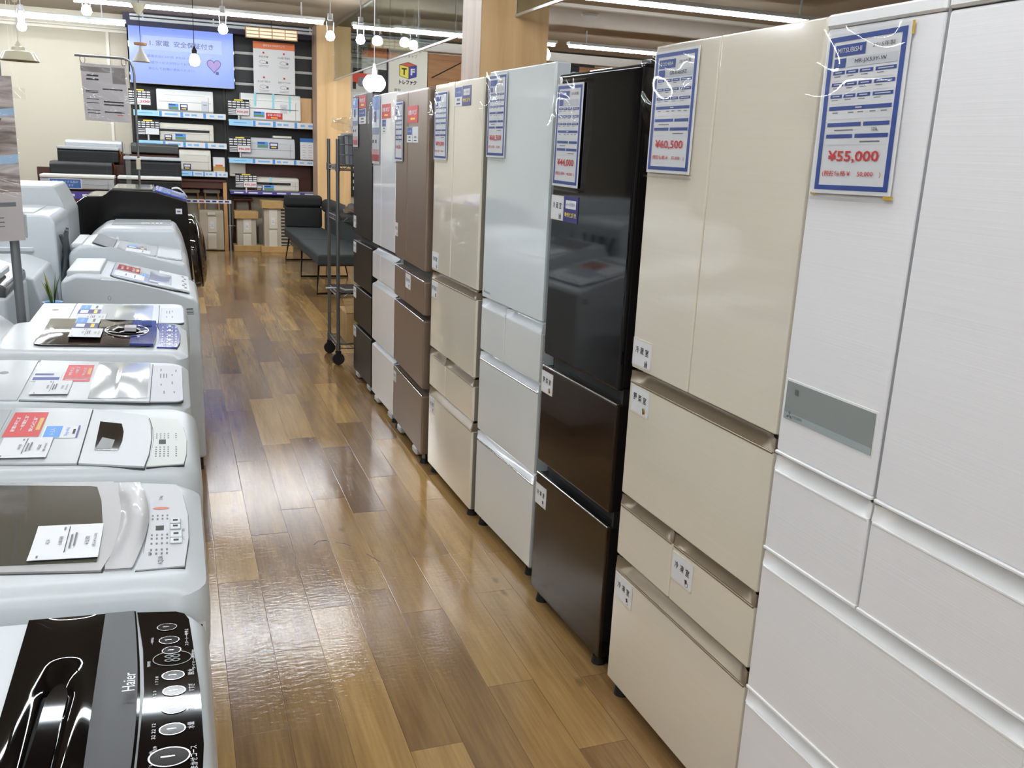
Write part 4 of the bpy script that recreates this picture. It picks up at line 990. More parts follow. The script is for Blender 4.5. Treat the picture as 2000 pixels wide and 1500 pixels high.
b = MB(WHITE); b.M = Mf; b.rbox(.04, .51, .01, .135, -.002, .008, .003, 1); b.build('control_panel', m.t)
slope_sticker(m, Mf, 'household_size_sticker', .22, .36, .19, .29, d_twin, 'blue and purple sticker')
slope_sticker(m, Mf, 'price_slip', .06, .2, .17, .29, lambda b, w, h: (b.m(GREYINK), b.rect(w*.2, h*.3, w*.8, h*.34, .001)), 'white price slip')
b = m.mb(WHITE); b.rbox(-.51, -.45, 5.08, 5.56, .99, 1.015, .008, 1); b.build('rear_cover', m.t)
# white drum machine
pr = [(-.5, .05), (-.5, .955), (-.465, .985), (-.395, 1.04), (-.01, 1.04), (.03, .96), (.06, .83), (.085, .6), (.085, .05)]
m = slanted('white front-loading drum washing machine just in front of the black one', -.5, pr, 5.68, 6.27, 1.0)
b = m.mb(GREYLID); b.rbox(-.36, -.03, 5.9, 6.25, 1.036, 1.047, .004, 1); lid = b.build('control_panel', m.t)
q = MB(PAPER); q.M = m.I @ frame((-.20, 5.92, 1.0475), (1, 0, 0), (0, 1, 0)); q.rect(0, 0, .17, .1); q.m(BLUE); q.rect(.12, .03, .165, .08, .0006); q.m(YEL); q.poly([(.02, .02), (.04, .02), (.03, .06)], .0006); q.m(INK)
for x in (.05, .075, .1): q.rect(x, .03, x+.006, .08, .0006)
q.build('energy_label', m.t)
b = m.mb(GREYLID); b.M = b.M @ Matrix.Translation((.08, 5.97, .5)) @ Matrix.Rotation(PI/2, 4, 'Y'); b.lathe([(.2, 0), (.2, .01), (.17, .018), (.1, .022), (.002, .024)], n=32); b.build('door', m.t)
# black drum machine
pr = [(-.62, .06), (-.62, 1.11), (-.545, 1.168), (-.437, 1.157), (-.39, 1.22), (-.13, 1.213), (.07, 1.155), (.076, 1.12), (.088, .73), (.1, .4), (.1, .06)]
m = Washer('black front-loading drum washing machine with a blue top edge and round door', -.62, .1, 6.5, 7.12, 1.1, 0, 'front-loading drum washing machines')
BKW = P('black_enamel', '#080606', .16, spec=.35)
b = m.mb(BKW); bprism(b, pr, 6.5, 7.12, .012, 2)
b.m(P('black_rib', '#1b1817', .3)); b.box(-.45, -.03, 6.495, 6.502, .985, .99); b.box(-.45, -.03, 6.495, 6.502, .945, .95); b.build('cabinet', m.t)
b = MB(P('top_blue', '#4a5cc4', .25, coat=.5)); b.M = slope_frame(m, (.07, 1.157), (-.13, 1.215), 6.5, .001); b.rbox(.0, .62, .0, .2, -.004, .006, .003, 1); b.build('control_panel', m.t, 'blue control panel')
b = m.mb(P('top_grey', '#77756b', .15, coat=.5)); b.rbox(-.38, -.14, 6.51, 7.1, 1.214, 1.224, .003, 1); b.rbox(-.53, -.44, 6.51, 7.1, 1.16, 1.17, .003, 1); b.build('top_panel', m.t, 'grey top panel')
q = MB(PAPER); q.M = m.I @ frame((.0, 6.4975, 1.065), (1, 0, 0), (0, 0, 1)); q.rect(0, 0, .04, .035); q.m(GREYINK); q.rect(.008, .012, .03, .022, .0005); q.build('barcode_label', m.t)
b = m.mb(P('door_black', '#15100f', .06, coat=.8)); b.M = b.M @ Matrix.Translation((.092, 6.81, .78)) @ Matrix.Rotation(PI/2-.08, 4, 'Y')
b.lathe([(.262, 0), (.262, .03), (.25, .05), (.21, .075), (.12, .095), (.002, .1)], n=40); b.m(P('door_rim', '#2c2826', .3, metal=.4)); b.tube([(.25*math.cos(i*PI/20), .25*math.sin(i*PI/20), .05) for i in range(40)], .005, 6, True); dr = b.build('door', m.t, 'round black door')
q = MB(PAPER); q.M = m.I @ Matrix.Translation((.175, 6.69, .78)) @ frame((0, 0, 0), (0, 1, 0), (-.15, 0, 1)); q.rect(0, 0, .08, .1, .008); q.m(GREYINK); q.rect(.02, .03, .06, .04, .0085); q.build('price_slip', dr, 'white price slip')
for y in (6.56, 7.06):
    for x in (-.55, .03): b = m.mb(BLACKM); b.box(x-.03, x+.03, y-.03, y+.03, 0, .07); b.build('foot', m.t)
b = MB(PAPER); b.grid(8, 3, lambda u, v: (-.02+.1*u, 6.7+.24*v, 1.208-.055*u+.03*math.sin(PI*u)+.006)); b.m(P('pink_ink', '#d9a8c8', .6))
b.grid(8, 1, lambda u, v: (-.02+.1*u, 6.75+.05*v, 1.2095-.055*u+.03*math.sin(PI*u)+.006))
tag(b.build('paper_leaflet'), 'curled white leaflet on the blue edge of the black drum machine', 'leaflet')
b = MB(film('acrylic', (.93, .95, .97), .05, .12, .8)); b.box(-.305, -.275, 6.8, 6.83, 1.226, 1.5)
tag(b.build('acrylic_sign_bar'), 'clear acrylic strip standing on top of the black drum machine', 'sign holder')

# --- second row of machines standing back to back with the first
def back_row(label, x0, x1, prof, y0, y1, mat, ribs=()):
    s = Washer(label, x0, x1, y0, y1, .9, 0, 'machines in the second row at the left edge')
    b = s.mb(mat); bprism(b, prof, y0, y1, .014, 3)
    for z in ribs: b.rbox(x0+.05, x1-.1, y0-.006, y0+.01, z, z+.025, .004, 1)
    b.build('cabinet', s.t)
    for y in (y0+.06, y1-.06):
        for x in (x0+.08, x1-.08): b = s.mb(BLACKM); b.box(x-.03, x+.03, y-.03, y+.03, 0, .07); b.build('foot', s.t)
    return s
m = back_row('big white drum machine at the left edge with grey hoses down its back', -1.25, -.565, [(-1.25, .05), (-1.25, 1.155), (-.62, 1.165), (-.58, 1.155), (-.562, 1.12), (-.56, .05)], 5.0, 5.62, WHITE2, (.98, .86))
b = m.mb(WHITE); b.rbox(-1.2, -.66, 5.06, 5.58, 1.155, 1.172, .008, 2); b.build('top_panel', m.t)
b = m.mb(P('hose_grey', '#4d5254', .5))
rnd = random.Random(4)
for k in range(5):
    y = 5.06+.09*k; pts_ = [(-.548+.014*math.sin(i*.9+k), y+.035*math.sin(i*.7+k*2), 1.06-.055*i) for i in range(12)]
    b.tube(pts_, .0105, 6)
b.build('hose', m.t, 'coiled grey hoses')
m = back_row('white machine with a slanted raised top, behind the big white drum machine', -1.3, -.57, [(-1.3, .05), (-1.3, 1.262), (-.635, 1.268), (-.608, 1.21), (-.585, 1.15), (-.57, 1.12), (-.57, .05)], 5.68, 6.3, WHITE)
m = back_row('low white machine with a curved edge in front of the big white drum machine', -1.2, -.56, [(-1.2, .05), (-1.2, .985), (-.68, .985), (-.585, .945), (-.56, .85), (-.56, .05)], 4.32, 4.9, WHITE2)
m = back_row('white machine with a dark tilted lid at the left edge', -1.15, -.6, [(-1.15, .05), (-1.15, .96), (-.6, .96), (-.6, .05)], 3.72, 4.24, WHITE2)
b = m.mb(P('dark_lid', '#3a383a', .2, coat=.5)); bprism(b, [(-1.12, .955), (-1.12, 1.04), (-.69, 1.04), (-.6, 1.0), (-.6, .955)], 3.73, 4.23, .012, 2); b.m(P('lid_indigo', '#2b2f6a', .2, coat=.5)); b.box(-1.1, -.7, 3.726, 3.732, .965, 1.02); lid = b.build('lid', m.t, 'dark grey lid')
b = m.mb(WHITE); b.rbox(-.74, -.62, 3.78, 3.98, 1.02, 1.05, .006, 1); b.build('price_slip', lid, 'white slip')
m = back_row('white machine with ribbed back at the left edge below the sign pole', -1.1, -.55, [(-1.1, .05), (-1.1, .93), (-.62, .93), (-.55, .87), (-.55, .05)], 3.08, 3.62, WHITE)
b = m.mb(WHITE)
for y in (3.12, 3.2, 3.28, 3.45, 3.55): b.rbox(-.56, -.535, y, y+.03, .55, .86, .006, 1)
b.build('back_rib', m.t)
m = back_row('pale grey machine at the left edge, nearest of the second row', -1.1, -.56, [(-1.1, .05), (-1.1, .86), (-.6, .86), (-.56, .82), (-.56, .05)], 2.42, 3.0, WHITE2)
b = m.mb(P('hose_grey', '#4d5254', .5)); b.tube([(-.553, 2.8+.05*math.cos(i*.7), .72-.03*i) for i in range(12)], .012, 7); b.build('hose', m.t)

# pole with a hanging plastic sign at the left edge
t = thing('sign_stand', 'grey metal pole stand at the left edge carrying a hanging picture sign', 'sign stand', (-.553, 3.7, 0))
PO = P('pole_grey', '#7b7d80', .4, metal=.5)
b = MB(PO); b.cyl((0, 0, .01), (-.0, 0, 1.3), .016, n=12); b.cyl((0, 0, 1.3), (0, 0, 2.0), .007, n=8); b.build('pole', t)
b = MB(PO); b.rbox(-.025, .025, -.15, .15, 0, .02, .005, 1); b.build('base', t)
b = MB(WHITE); b.rbox(-.004, .045, -.012, .012, 1.18, 1.27, .004, 1); b.build('clip', t, 'cream plastic clip')
b = MB(GREYMET); b.tube([(0, 0, 1.99), (-.1, -.02, 2.0), (-.3, -.06, 2.0)], .005, 6); b.build('arm', t)
Ms = frame((-.785, 3.60, 1.165), (.97, .2, .05), (-.0, 0, 1))
b = MB(P('photo_grey', '#b9b1b0', .4)); b.M = Ms; W_, H_ = .28, .56
b.box(0, W_, 0, H_, 0, .003)
z_ = .0035
pm = wood('picture_print', '#5f5350', '#a3958f', '#d6d1d2', (6, 3, 34), .4)
b.rect(0, 0, W_, .17, z_); b.m(pm); b.rect(0, .17, W_, H_, z_)
for v0, v1 in ((.27, .3), (.43, .455)): b.m(P('photo_blue', '#9dbcd8', .4)); b.poly([(0, v0), (W_*.5, v0-.012), (W_, v0), (W_, v1), (W_*.5, v1-.015), (0, v1)], z_+.0004)
b.m(P('photo_dark', '#4f4b4e', .4)); b.poly([(.05, .36), (.2, .35), (.24, .42), (.1, .43)], z_+.0004)
b.m(P('photo_green', '#2f8a4a', .5)); b.rect(0, .1, .12, .16, z_+.0006)
b.m(GREYINK); b.rect(.16, .12, .26, .135, z_+.0008)
for v in (.05, .065, .08): b.rect(.05, v, .22, v+.004, z_+.0008)
sg = tag(b.build('picture_sign'), 'rippled picture sign in clear plastic hanging from the pole at the left edge', 'sign')
b = MB(SLEEVE); b.M = Ms; b.grid(16, 60, lambda u, v: (u*(W_+.01)-.005, v*(H_+.02)-.01, .016+.006*math.sin(21*v+3*u)+.004*math.sin(5*u+41*v*v)))
b.build('plastic_sleeve', sg)

# potted artificial snowdrop on a narrow white box between the rows
b = MB(WHITE); b.rbox(-.034, .034, -.034, .034, 0, .78, .008, 2)
tag(b.build('narrow_box', loc=(-.515, 4.28, 0)), 'narrow white upright box between the rows under the plant pot', 'box')
t = thing('potted_plant', 'small artificial plant with green leaves in a white pot with pale blue rim', 'plant', (-.515, 4.28, .781))
b = MB(WHITE); b.lathe([(.028, 0), (.036, .05), (.037, .056)], n=18, cap0=True); b.m(P('rim_blue', '#8fb6de', .3)); b.lathe([(.038, .05), (.042, .07), (.034, .066), (.03, .05)], n=18, cap1=True); b.build('pot', t)
b = MB(P('leaf_green', '#3f6a2a', .5)); rnd = random.Random(2)
for k in range(12):
    a = rnd.uniform(0, 2*PI); l = rnd.uniform(.08, .15); r_ = rnd.uniform(.015, .05); w_ = .006
    c_, s_ = math.cos(a), math.sin(a)
    P_ = [(c_*(.006+r_*q**1.6), s_*(.006+r_*q**1.6), .055+l*q) for q in (0, .35, .7, 1)]
    ws = (w_*.6, w_, w_*.8, .0005)
    vs = []
    for (x, y, z), ww in zip(P_, ws): vs += [(x-s_*ww, y+c_*ww, z), (x+s_*ww, y-c_*ww, z)]
    b.m(P('leaf_green', '#3f6a2a', .5) if k % 4 else P('leaf_yellow', '#a79b3a', .5)); b.add(vs, [(0, 1, 3, 2), (2, 3, 5, 4), (4, 5, 7, 6)])
b.build('leaves', t)

# bent metal stand with a hanging notice
t = thing('sign_stand', 'bent grey metal stand with a curved top behind the black drum machine', 'sign stand', (-.24, 7.3, 0))
b = MB(GREYMET)
b.tube([(0, 0, .01), (0, 0, 1.2), (.005, 0, 1.98), (-.002, 0, 2.03), (-.02, 0, 2.07), (-.06, 0, 2.085), (-.375, 0, 2.085)], .0085, 10); b.build('pole', t)
b = MB(GREYMET); b.rbox(-.16, .16, -.15, .15, 0, .012, .004, 1); b.build('base', t)
b = MB(CRL); b.rbox(-.015, .015, -.02, .02, 1.32, 1.4, .004, 1); b.build('clip', t, 'cream clamp')
b = MB(GREYMET)
for x in (-.325, -.06):
    b = MB(GREYMET); b.tube([(x+.016*math.cos(i*PI/8), .0, 2.06+.026*math.sin(i*PI/8)) for i in range(16)], .003, 5, True); b.build('ring', t)
W_, H_ = .29, .385
Ms = frame((-.57, 7.28, 1.65), (1, 0, -.012), (-.03, 0, 1))
b = MB(P('notice_grey', '#b7b2b4', .5)); b.M = Ms; b.box(0, W_, 0, H_, 0, .002)
b.m(P('notice_dark', '#77706f', .5)); b.rect(.2, .26, .285, .37, .0028); b.rect(.0, .33, .19, .365, .0025)
b.m(INK)
for v, u0, u1 in ((.215, .13, .26), (.13, .13, .26), (.11, .13, .26), (.06, .13, .26)): b.rect(u0, v, u1, v+.009, .003)
for v in (.2, .19, .145, .12, .07, .05): b.rect(.02, v, .1, v+.005, .003)
for v, x in ((.3, .03), (.275, .03)): b.rect(x, v, x+.08, v+.012, .003)
b.m(RED); b.rect(.21, .045, .25, .05, .003)
nt_ = tag(b.build('notice_sheet'), 'grey printed notice in clear plastic hanging from two rings on the bent stand', 'notice')
b = MB(SLEEVE); b.M = Ms; b.grid(30, 44, lambda u, v: (u*(W_+.012)-.006, v*(H_+.03)-.012, .016+.008*math.sin(13*v+5*u)*math.sin(4*u+7*v)+.003*math.sin(14*u+9*v)))
b.build('plastic_sleeve', nt_)
# little tag on two strings in front of the cream wall
t = thing('hanging_tag', 'crumpled clear tag hanging on two threads before the cream wall', 'tag', (-1.14, 8.3, 1.85))
b = MB(film('tag_film', (.95, .94, .93), .1, .08, .5)); b.grid(10, 6, lambda u, v: (-.06+.13*u, .012*math.sin(6*u+4*v), -.045+.085*v-.01*u)); b.build('tag_sheet', t)
b = MB(P('thread', '#cfcabc', .7))
for x in (-.02, .02): b.cyl((x, 0, .03), (x*.3, 0, ZC-1.85), .0012, n=4)
b.build('thread', t)

# ------------------------------------------------------------------ display of indoor air conditioners on a stepped stand
t = thing('display_table', 'dark brown stepped display stand carrying the stacked air conditioners', 'display stand', (-.72, 12.4, 0))
b = MB(BROWN)
for i, z in enumerate((.91, 1.06, 1.2, 1.33)): b.box((-.7, -.62, -.56, -.5)[i], .77, -.65+.32*i, -.65+.32*(i+1), 0 if i == 0 else .5, z-.001)
b.box(-.81, -.66, -.1, -.06, 0, 1.15); b.build('stand_body', t)
b = MB(P('rail_purple', '#4a3f96', .5)); b.box(-.74, .8, -.662, -.65, .82, .9); b.m(PAPER)
for i in range(7): b.rect(0, 0, 0, 0)
b.M = frame((-.72, -.663, .835), (1, 0, 0), (0, 0, 1))
for i in range(6): b.rect(.03+.2*i, .012, .15+.2*i, .04, .001)
b.build('price_rail', t, 'purple price rail')
def ac_unit(label, x0, x1, y, z, h, d, mat, top=None, wires=False, seam=GREYINK, stick=None, cat_group='indoor air conditioner units'):
    t = thing('air_conditioner', label, 'air conditioner', ((x0+x1)/2, y, z), 0, cat_group)
    w = (x1-x0)/2
    b = MB(mat); bprism_x(b, [(-d*.5, .02), (-d*.5, h*.78), (-d*.36, h*.97), (d*.5, h), (d*.5, 0), (-d*.3, 0)], -w, w, .012); b.build('casing', t)
    if top:
        b = MB(top); b.rbox(-w*1.01, w*1.01, -d*.52, d*.52, h-.025, h+.012, .01, 2); b.build('top_grille', t)
    b = MB(SEAMD if mat in (ACB, ACD) else seam); b.box(-w*.92, w*.92, -d*.5-.002, -d*.5, h*.42, h*.435); b.box(-w*.7, w*.7, -d*.5-.0015, -d*.5, h*.72, h*.728); b.box(w*.82, w*.83, -d*.5-.002, -d*.5, h*.05, h*.7); b.build('louvre', t)
    if wires:
        b = MB(P('copper', '#b5653a', .35, metal=.6))
        for k in range(3): b.tube([(w+.004, -.02+.05*k, h*.9), (w+.02, -.02+.05*k, h*.6), (w+.014, -.03+.05*k, h*.25), (w+.004, -.02+.05*k, h*.1)], .004, 6)
        b.build('pipe', t, 'copper pipes and wires')
    return t
def bprism_x(b, pts, x0, x1, r):
    """outline in (y,z) extruded along x"""
    keep = b.M.copy(); b.M = keep @ Matrix(((0, 1, 0, 0), (1, 0, 0, 0), (0, 0, 1, 0), (0, 0, 0, 1)))
    n0 = len(b.f); bprism(b, pts, x0, x1, r)
    for k in range(n0, len(b.f)): b.f[k] = b.f[k][::-1]
    b.M = keep
ACW = P('ac_white', '#e4e5e3', .35, coat=.2); ACG = P('ac_grey', '#aeb2b6', .35, metal=.2); ACB = P('ac_black', '#0f0f11', .35, spec=.35); ACD = P('ac_dark', '#3a3c3a', .4); SEAMD = P('seam_black', '#27272a', .4)
GL = 'air conditioners stacked on the stepped stand'
u = ac_unit('white air conditioner with a blue notice, lowest on the left of the stepped stand', -1.44, -.66, 11.9, .912, .165, .3, ACG, ACW, cat_group=GL)
q = MB(PAPER); q.M = frame((-.3, -.155, .02), (1, 0, 0), (0, 0, 1)); q.rect(0, 0, .34, .115); q.m(P('notice_blue', '#2f62a8', .5)); q.rect(.008, .008, .332, .107, .001); q.m(PAPER); q.text('家電リサイクル品の', .17, .078, .026, .002, width=.27); q.text('回収承ります', .17, .038, .026, .002, width=.17); q.build('blue_notice', u)
ac_unit('black air conditioner right behind the white one with the blue notice', -1.37, -.69, 12.22, 1.062, .17, .28, ACB, wires=True, cat_group=GL)
ac_unit('black air conditioner second from the back on the left of the stepped stand', -1.31, -.63, 12.54, 1.202, .19, .28, ACB, ACG, wires=True, cat_group=GL)
ac_unit('pale grey air conditioner topmost on the left of the stepped stand', -1.25, -.6, 12.86, 1.332, .15, .26, ACG, cat_group=GL)
ac_unit('white-topped black air conditioner lowest on the right of the stepped stand', -.62, .08, 11.9, .912, .17, .3, ACB, ACW, cat_group=GL)
ac_unit('black air conditioner with a white tag in the middle of the right stack', -.56, .09, 12.22, 1.062, .24, .28, ACB, ACG, cat_group=GL)
ac_unit('dark grey air conditioner topmost on the right of the stepped stand', -.5, .07, 12.86, 1.332, .14, .26, ACD, cat_group=GL)

# ------------------------------------------------------------------ wall shelving with air conditioners
def card_art(b, w, h, price):
    b.m(PAPER); b.box(0, w, 0, h, 0, .002); b.m(INK); z = .004
    b.rect(0, h*.44, w, h, z); b.rect(0, 0, w*.38, h*.44, z); b.m(YEL); b.rect(w*.3, h*.9, w*.7, h*.98, z+.001); b.m(PAPER)
    for v in (.78, .63, .48):
        for u_ in (.02, .22, .42, .62, .82): b.rect(w*u_, h*v, w*(u_+.16), h*(v+.08), z+.001)
    for v in (.33, .22, .11, .02): b.rect(w*.02, h*v, w*.36, h*(v+.055), z+.001)
    b.m(INK)
    for x0_, y0_, x1_, y1_ in ((0, 0, w, .006), (w-.006, 0, w, h)): b.rect(x0_, y0_, x1_, y1_, z+.001)
    if price: b.m(RED); b.text(price, w*.68, h*.22, h*.17, z+.001, bold=.02, width=w*.52)
def price_holder(label, x0, x1, z0, z1, y, price):
    b = MB(PAPER); b.M = frame((0, 0, 0), (1, 0, 0), (0, 0, 1)); w, h = x1-x0, z1-z0
    card_art(b, w, h, price)
    b.m(P('holder_grey', '#c8c8c8', .4)); b.box(w*.5-.01, w*.5+.01, -.07, 0, 0, .003)
    return tag(b.build('price_placard', loc=(x0, y, z0)), label, 'price placard', 'black and white price placards on the wall shelves')
def rail_art(b, x0, x1, h, style):
    w = x1-x0
    if style == 'purple':
        b.m(P('rail_purple', '#4a3f96', .5)); b.rect(0, 0, w, h, .001); b.m(PAPER)
        for i in range(6): b.rect(.05+.2*i, h*.3, .05+.2*i+.13, h*.7, .002)
        return
    b.m(PAPER); b.rect(0, 0, w, h, .001); b.m(PALEB); b.rect(0, 0, w*.26, h, .002); b.m(SKY)
    for f0 in (.27, .5, .75): b.rect(w*f0, h*.05, w*(f0+.03), h*.95, .002)
    for f0, f1 in ((.33, .47), (.55, .6), (.62, .68), (.82, .87), (.91, .97)): b.m(P('rail_blue', '#7db6e6', .5)); b.rect(w*f0, h*.32, w*f1, h*.68, .002)
    b.m(SKY); b.rect(w*.05, h*.45, w*.2, h*.55, .003)
def bay(label, x0, x1, shelves, slats):
    t = thing('shelf_unit', label, 'shelf unit', ((x0+x1)/2, YB, 0), 0, 'black wall shelf bays'); w = (x1-x0)/2
    b = MB(P('slat_black', '#0d0c0c', .5)); b.box(-w, w, -.05, -.005, .75, 2.99); b.build('back_panel', t)
    for x in (-w+.015, w-.015):
        b = MB(P('upright_black', '#17120f', .5)); b.box(x-.015, x+.015, -.085, -.05, .0, 2.95)
        b.build('upright', t)
    for z in slats:
        b = MB(P('slat_metal', '#c9c9c4', .4)); b.box(-w+.03, w-.03, -.075, -.05, z, z+.035); b.build('slat', t, 'pale metal slat')
    for xa, xb, z, style, h in shelves:
        b = MB(P('shelf_white', '#e1e1de', .5)); b.box(xa-t.location.x, xb-t.location.x, -.4, -.05, z, z+.02); sh = b.build('shelf', t)
        b = MB(PAPER); b.M = frame((xa-t.location.x, -.403, z+.02-h), (1, 0, 0), (0, 0, 1)); b.box(0, xb-xa, 0, h, -.002, .0); rail_art(b, xa, xb, h, style); b.build('price_rail', sh)
    return t
YF = YB-.4
bay('left black wall shelf bay below the television', -.52, .735, ((-.48, .72, 1.885, 'blue', .075), (-.44, .72, 1.485, 'blue', .075), (.06, .72, 1.09, 'blue', .07)), ())
bay('right black wall shelf bay beside the far oak pillar', .745, 2.0, ((.76, 1.97, 1.825, 'blue', .085), (.745, 1.95, 1.295, 'blue', .07), (.75, 1.96, .835, 'purple', .045)), (2.75, 2.54, 2.33))
def stickers(t, items):
    for x, z, w, h, kind in items:
        q = MB(PAPER); q.M = frame((x-t.location.x, -.152, z-t.location.z), (1, 0, 0), (0, 0, 1))
        if kind == 'purple': q.m(NAVY); q.box(0, w, 0, h, 0, .001); q.m(PAPER); q.rect(w*.12, h*.5, w*.88, h*.85, .002); q.m(YEL); q.rect(w*.2, h*.15, w*.8, h*.35, .002)
        elif kind == 'blue': q.m(SKY); q.box(0, w, 0, h, 0, .001); q.m(LEAF); q.rect(w*.05, h*.1, w*.95, h*.45, .002); q.m(NAVY); q.rect(w*.05, h*.7, w*.7, h*.9, .002)
        elif kind == 'red': q.m(RED); q.box(0, w, 0, h, 0, .001); q.m(PAPER); q.text('家電1年保証', w*.5, h*.65, h*.4, .002, width=w*.8); q.m(YEL); q.rect(w*.3, h*.12, w*.7, h*.3, .002)
        elif kind == 'tape': q.m(P('tape_cyan', '#8fd2de', .4)); q.box(0, w, 0, h, 0, .001)
        else: q.m(PALEINK); q.box(0, w, 0, h, 0, .001); q.m(GREYINK); q.rect(w*.2, h*.6, w*.8, h*.66, .002)
        q.build({'purple': 'guarantee_sticker', 'blue': 'room_size_sticker', 'red': 'warranty_sticker', 'tape': 'tape_strip'}.get(kind, 'grey_label'), t)
GS = 'air conditioners on the wall shelves'
YA = YB-.245
ACI = P('ac_ivory', '#d4d1c6', .4)
u = ac_unit('white air conditioner on the top shelf of the left bay', -.18, .56, YA, 1.906, .3, .3, ACW, cat_group=GS); stickers(u, ((-.03, 1.93, .13, .08, 'blue'), (.12, 1.93, .1, .08, 'purple'), (.4, 1.93, .09, .13, 'grey')))
u = ac_unit('ivory air conditioner with a dark slot on the middle shelf of the left bay', -.16, .55, YA, 1.506, .25, .3, ACI, cat_group=GS); stickers(u, ((-.1, 1.52, .1, .075, 'purple'), (.04, 1.53, .14, .08, 'blue')))
b = MB(BLACKM); b.box(-.36, .3, -.153, -.148, .13, .165); b.build('slot', u, 'dark slot')
u = ac_unit('ivory air conditioner on the lowest shelf of the left bay', .08, .5, YA, 1.111, .3, .3, ACI, cat_group=GS); stickers(u, ((.13, 1.13, .1, .08, 'purple'),))
b = MB(PAPER); b.rbox(-.08, .08, -.1, .1, 0, .2, .006, 1); b.m(CARD); b.box(-.0801, .0801, -.1012, .1, .01, .075); b.m(ORG); b.rect(0, 0, 0, 0); b.box(-.05, .05, -.103, -.1, .075, .1)
tag(b.build('carton', loc=(.61, YA, 1.111)), 'small white and brown carton right of the ivory air conditioner on the lowest left shelf', 'box')
u = ac_unit('wide white air conditioner with pale blue tapes and a red sticker', .93, 1.76, YA, 1.846, .38, .3, ACW, cat_group=GS)
stickers(u, ((1.11, 2.04, .03, .19, 'tape'), (1.36, 2.02, .03, .2, 'tape'), (1.59, 1.98, .03, .22, 'tape'), (1.1, 1.89, .15, .08, 'blue'), (1.27, 1.875, .23, .085, 'red'), (1.47, 1.96, .1, .12, 'grey')))
b = MB(GREYINK); b.box(-.3, .35, -.153, -.148, .16, .17); b.build('slot', u)
u = ac_unit('pale grey air conditioner on the middle shelf of the right bay', .92, 1.67, YA, 1.316, .3, .3, P('ac_pale', '#c3c5c8', .35, coat=.2), cat_group=GS); stickers(u, ((1.14, 1.47, .15, .085, 'blue'), (1.31, 1.46, .12, .09, 'purple')))
u = ac_unit('ivory air conditioner with a dark slot on the purple-railed shelf', 1.12, 1.72, YA, .856, .2, .3, ACI, cat_group=GS); stickers(u, ((1.1, .87, .1, .07, 'purple'), (1.22, .87, .14, .075, 'blue'), (1.3, .96, .03, .1, 'tape')))
b = MB(BLACKM); b.box(-.3, .18, -.153, -.148, .095, .13); b.build('slot', u, 'dark slot')
b = MB(ACI); b.rbox(.76, .985, YB-.19, YB-.052, 1.05, 1.25, .008, 1); b.m(GREYINK); b.box(.79, .95, YB-.1915, YB-.189, 1.09, 1.095)
tag(b.build('white_case'), 'small ivory case fixed low on the black panel, left of the brown board', 'case')
b = MB(BROWN); b.box(1.0, 1.93, YB-.09, YB-.052, .86, 1.27); tag(b.build('brown_board'), 'dark brown wooden board behind the lowest air conditioner of the right bay', 'board')
b = MB(OAK); b.box(1.76, 1.92, YB-.35, YB-.1, 1.846, 2.19); tag(b.build('wooden_box'), 'light wooden box right of the white air conditioner with pale blue tapes', 'box')
b = MB(P('ac_gap_white', '#d8d6cd', .5)); b.rbox(-.13, .13, -.1, .1, 0, .03, .005, 1); tag(b.build('remote_holder', loc=(1.5, YA, 1.617)), 'flat white holder lying on the pale grey air conditioner', 'holder')
price_holder('price placard left of the white air conditioner, top shelf of the left bay', -.53, -.25, 1.965, 2.175, YF-.03, ',200')
price_holder('price placard in a rippled sleeve on the middle shelf of the left bay', -.45, -.16, 1.58, 1.78, YF-.03, '')
price_holder('price placard reading ¥101,200 on the top shelf of the right bay', .75, 1.04, 1.9, 2.12, YF-.03, '¥101,200')
price_holder('price placard reading ¥46,200 on the middle shelf of the right bay', .75, 1.05, 1.395, 1.61, YF-.03, '¥46,200')
price_holder('price placard reading ¥35,200 above the purple rail of the right bay', .82, 1.12, .905, 1.1, YF-.03, '¥35,200')
b = MB(PAPER); b.M = frame((0, 0, 0), (1, 0, 0), (0, 0, 1)); b.box(0, .2, 0, .3, 0, .003); b.m(P('poster_blue', '#2c6cb0', .5)); b.rect(0, .245, .2, .3, .004); b.m(GREYINK)
for u_ in (.03, .12):
    for v in (.03, .1, .17): b.rect(u_, v, u_+.05, v+.004, .004); b.rect(u_, v+.03, u_+.04, v+.034, .004)
tag(b.build('price_list', loc=(1.74, YF-.02, 1.33)), 'white price list with a blue head at the right end of the middle shelf', 'price list')
# television on the wall
t = thing('television', 'large wall television showing a blue store message with a heart', 'television', (.18, 13.92, 2.65))
b = MB(BLACKG); b.rbox(-.69, .69, -.02, .04, -.4, .4, .006, 1); b.build('casing', t)
TV = P('screen_blue', '#7795f8', .25, emit=.55); TVP = P('screen_light', '#9db4fb', .3, emit=.55); TVD = P('screen_ink', '#1c1f5e', .3); TVH = P('screen_heart', '#a98ae0', .3, emit=.4)
b = MB(TV); b.M = frame((0, -.0215, 0), (1, 0, 0), (0, 0, 1)); b.rect(-.675, -.385, .675, .385, 0); b.m(TVP); b.rect(-.5, .05, .52, .23, .001)
b.m(TVD); b.text('1. 家電  安全保証付き', .0, .14, .075, .002, width=.82, bold=.01)
b.text('家電全品に6か月 または 1年間の', -.12, -.03, .034, .002, width=.66); b.text('保証サービスが付いております。', -.12, -.11, .034, .002, width=.66); b.text('安心してお買い求めください。', -.14, -.19, .034, .002, width=.6)
for m_ in (TV, TVP, TVH): m_.node_tree.nodes['Principled BSDF'].inputs['Base Color'].default_value = (.02, .02, .03, 1)
hp = [(.41+.006*16*math.sin(a)**3*.95, -.10+.006*(13*math.cos(a)-5*math.cos(2*a)-2*math.cos(3*a)-math.cos(4*a))) for a in [2*PI*i/40 for i in range(40)]]
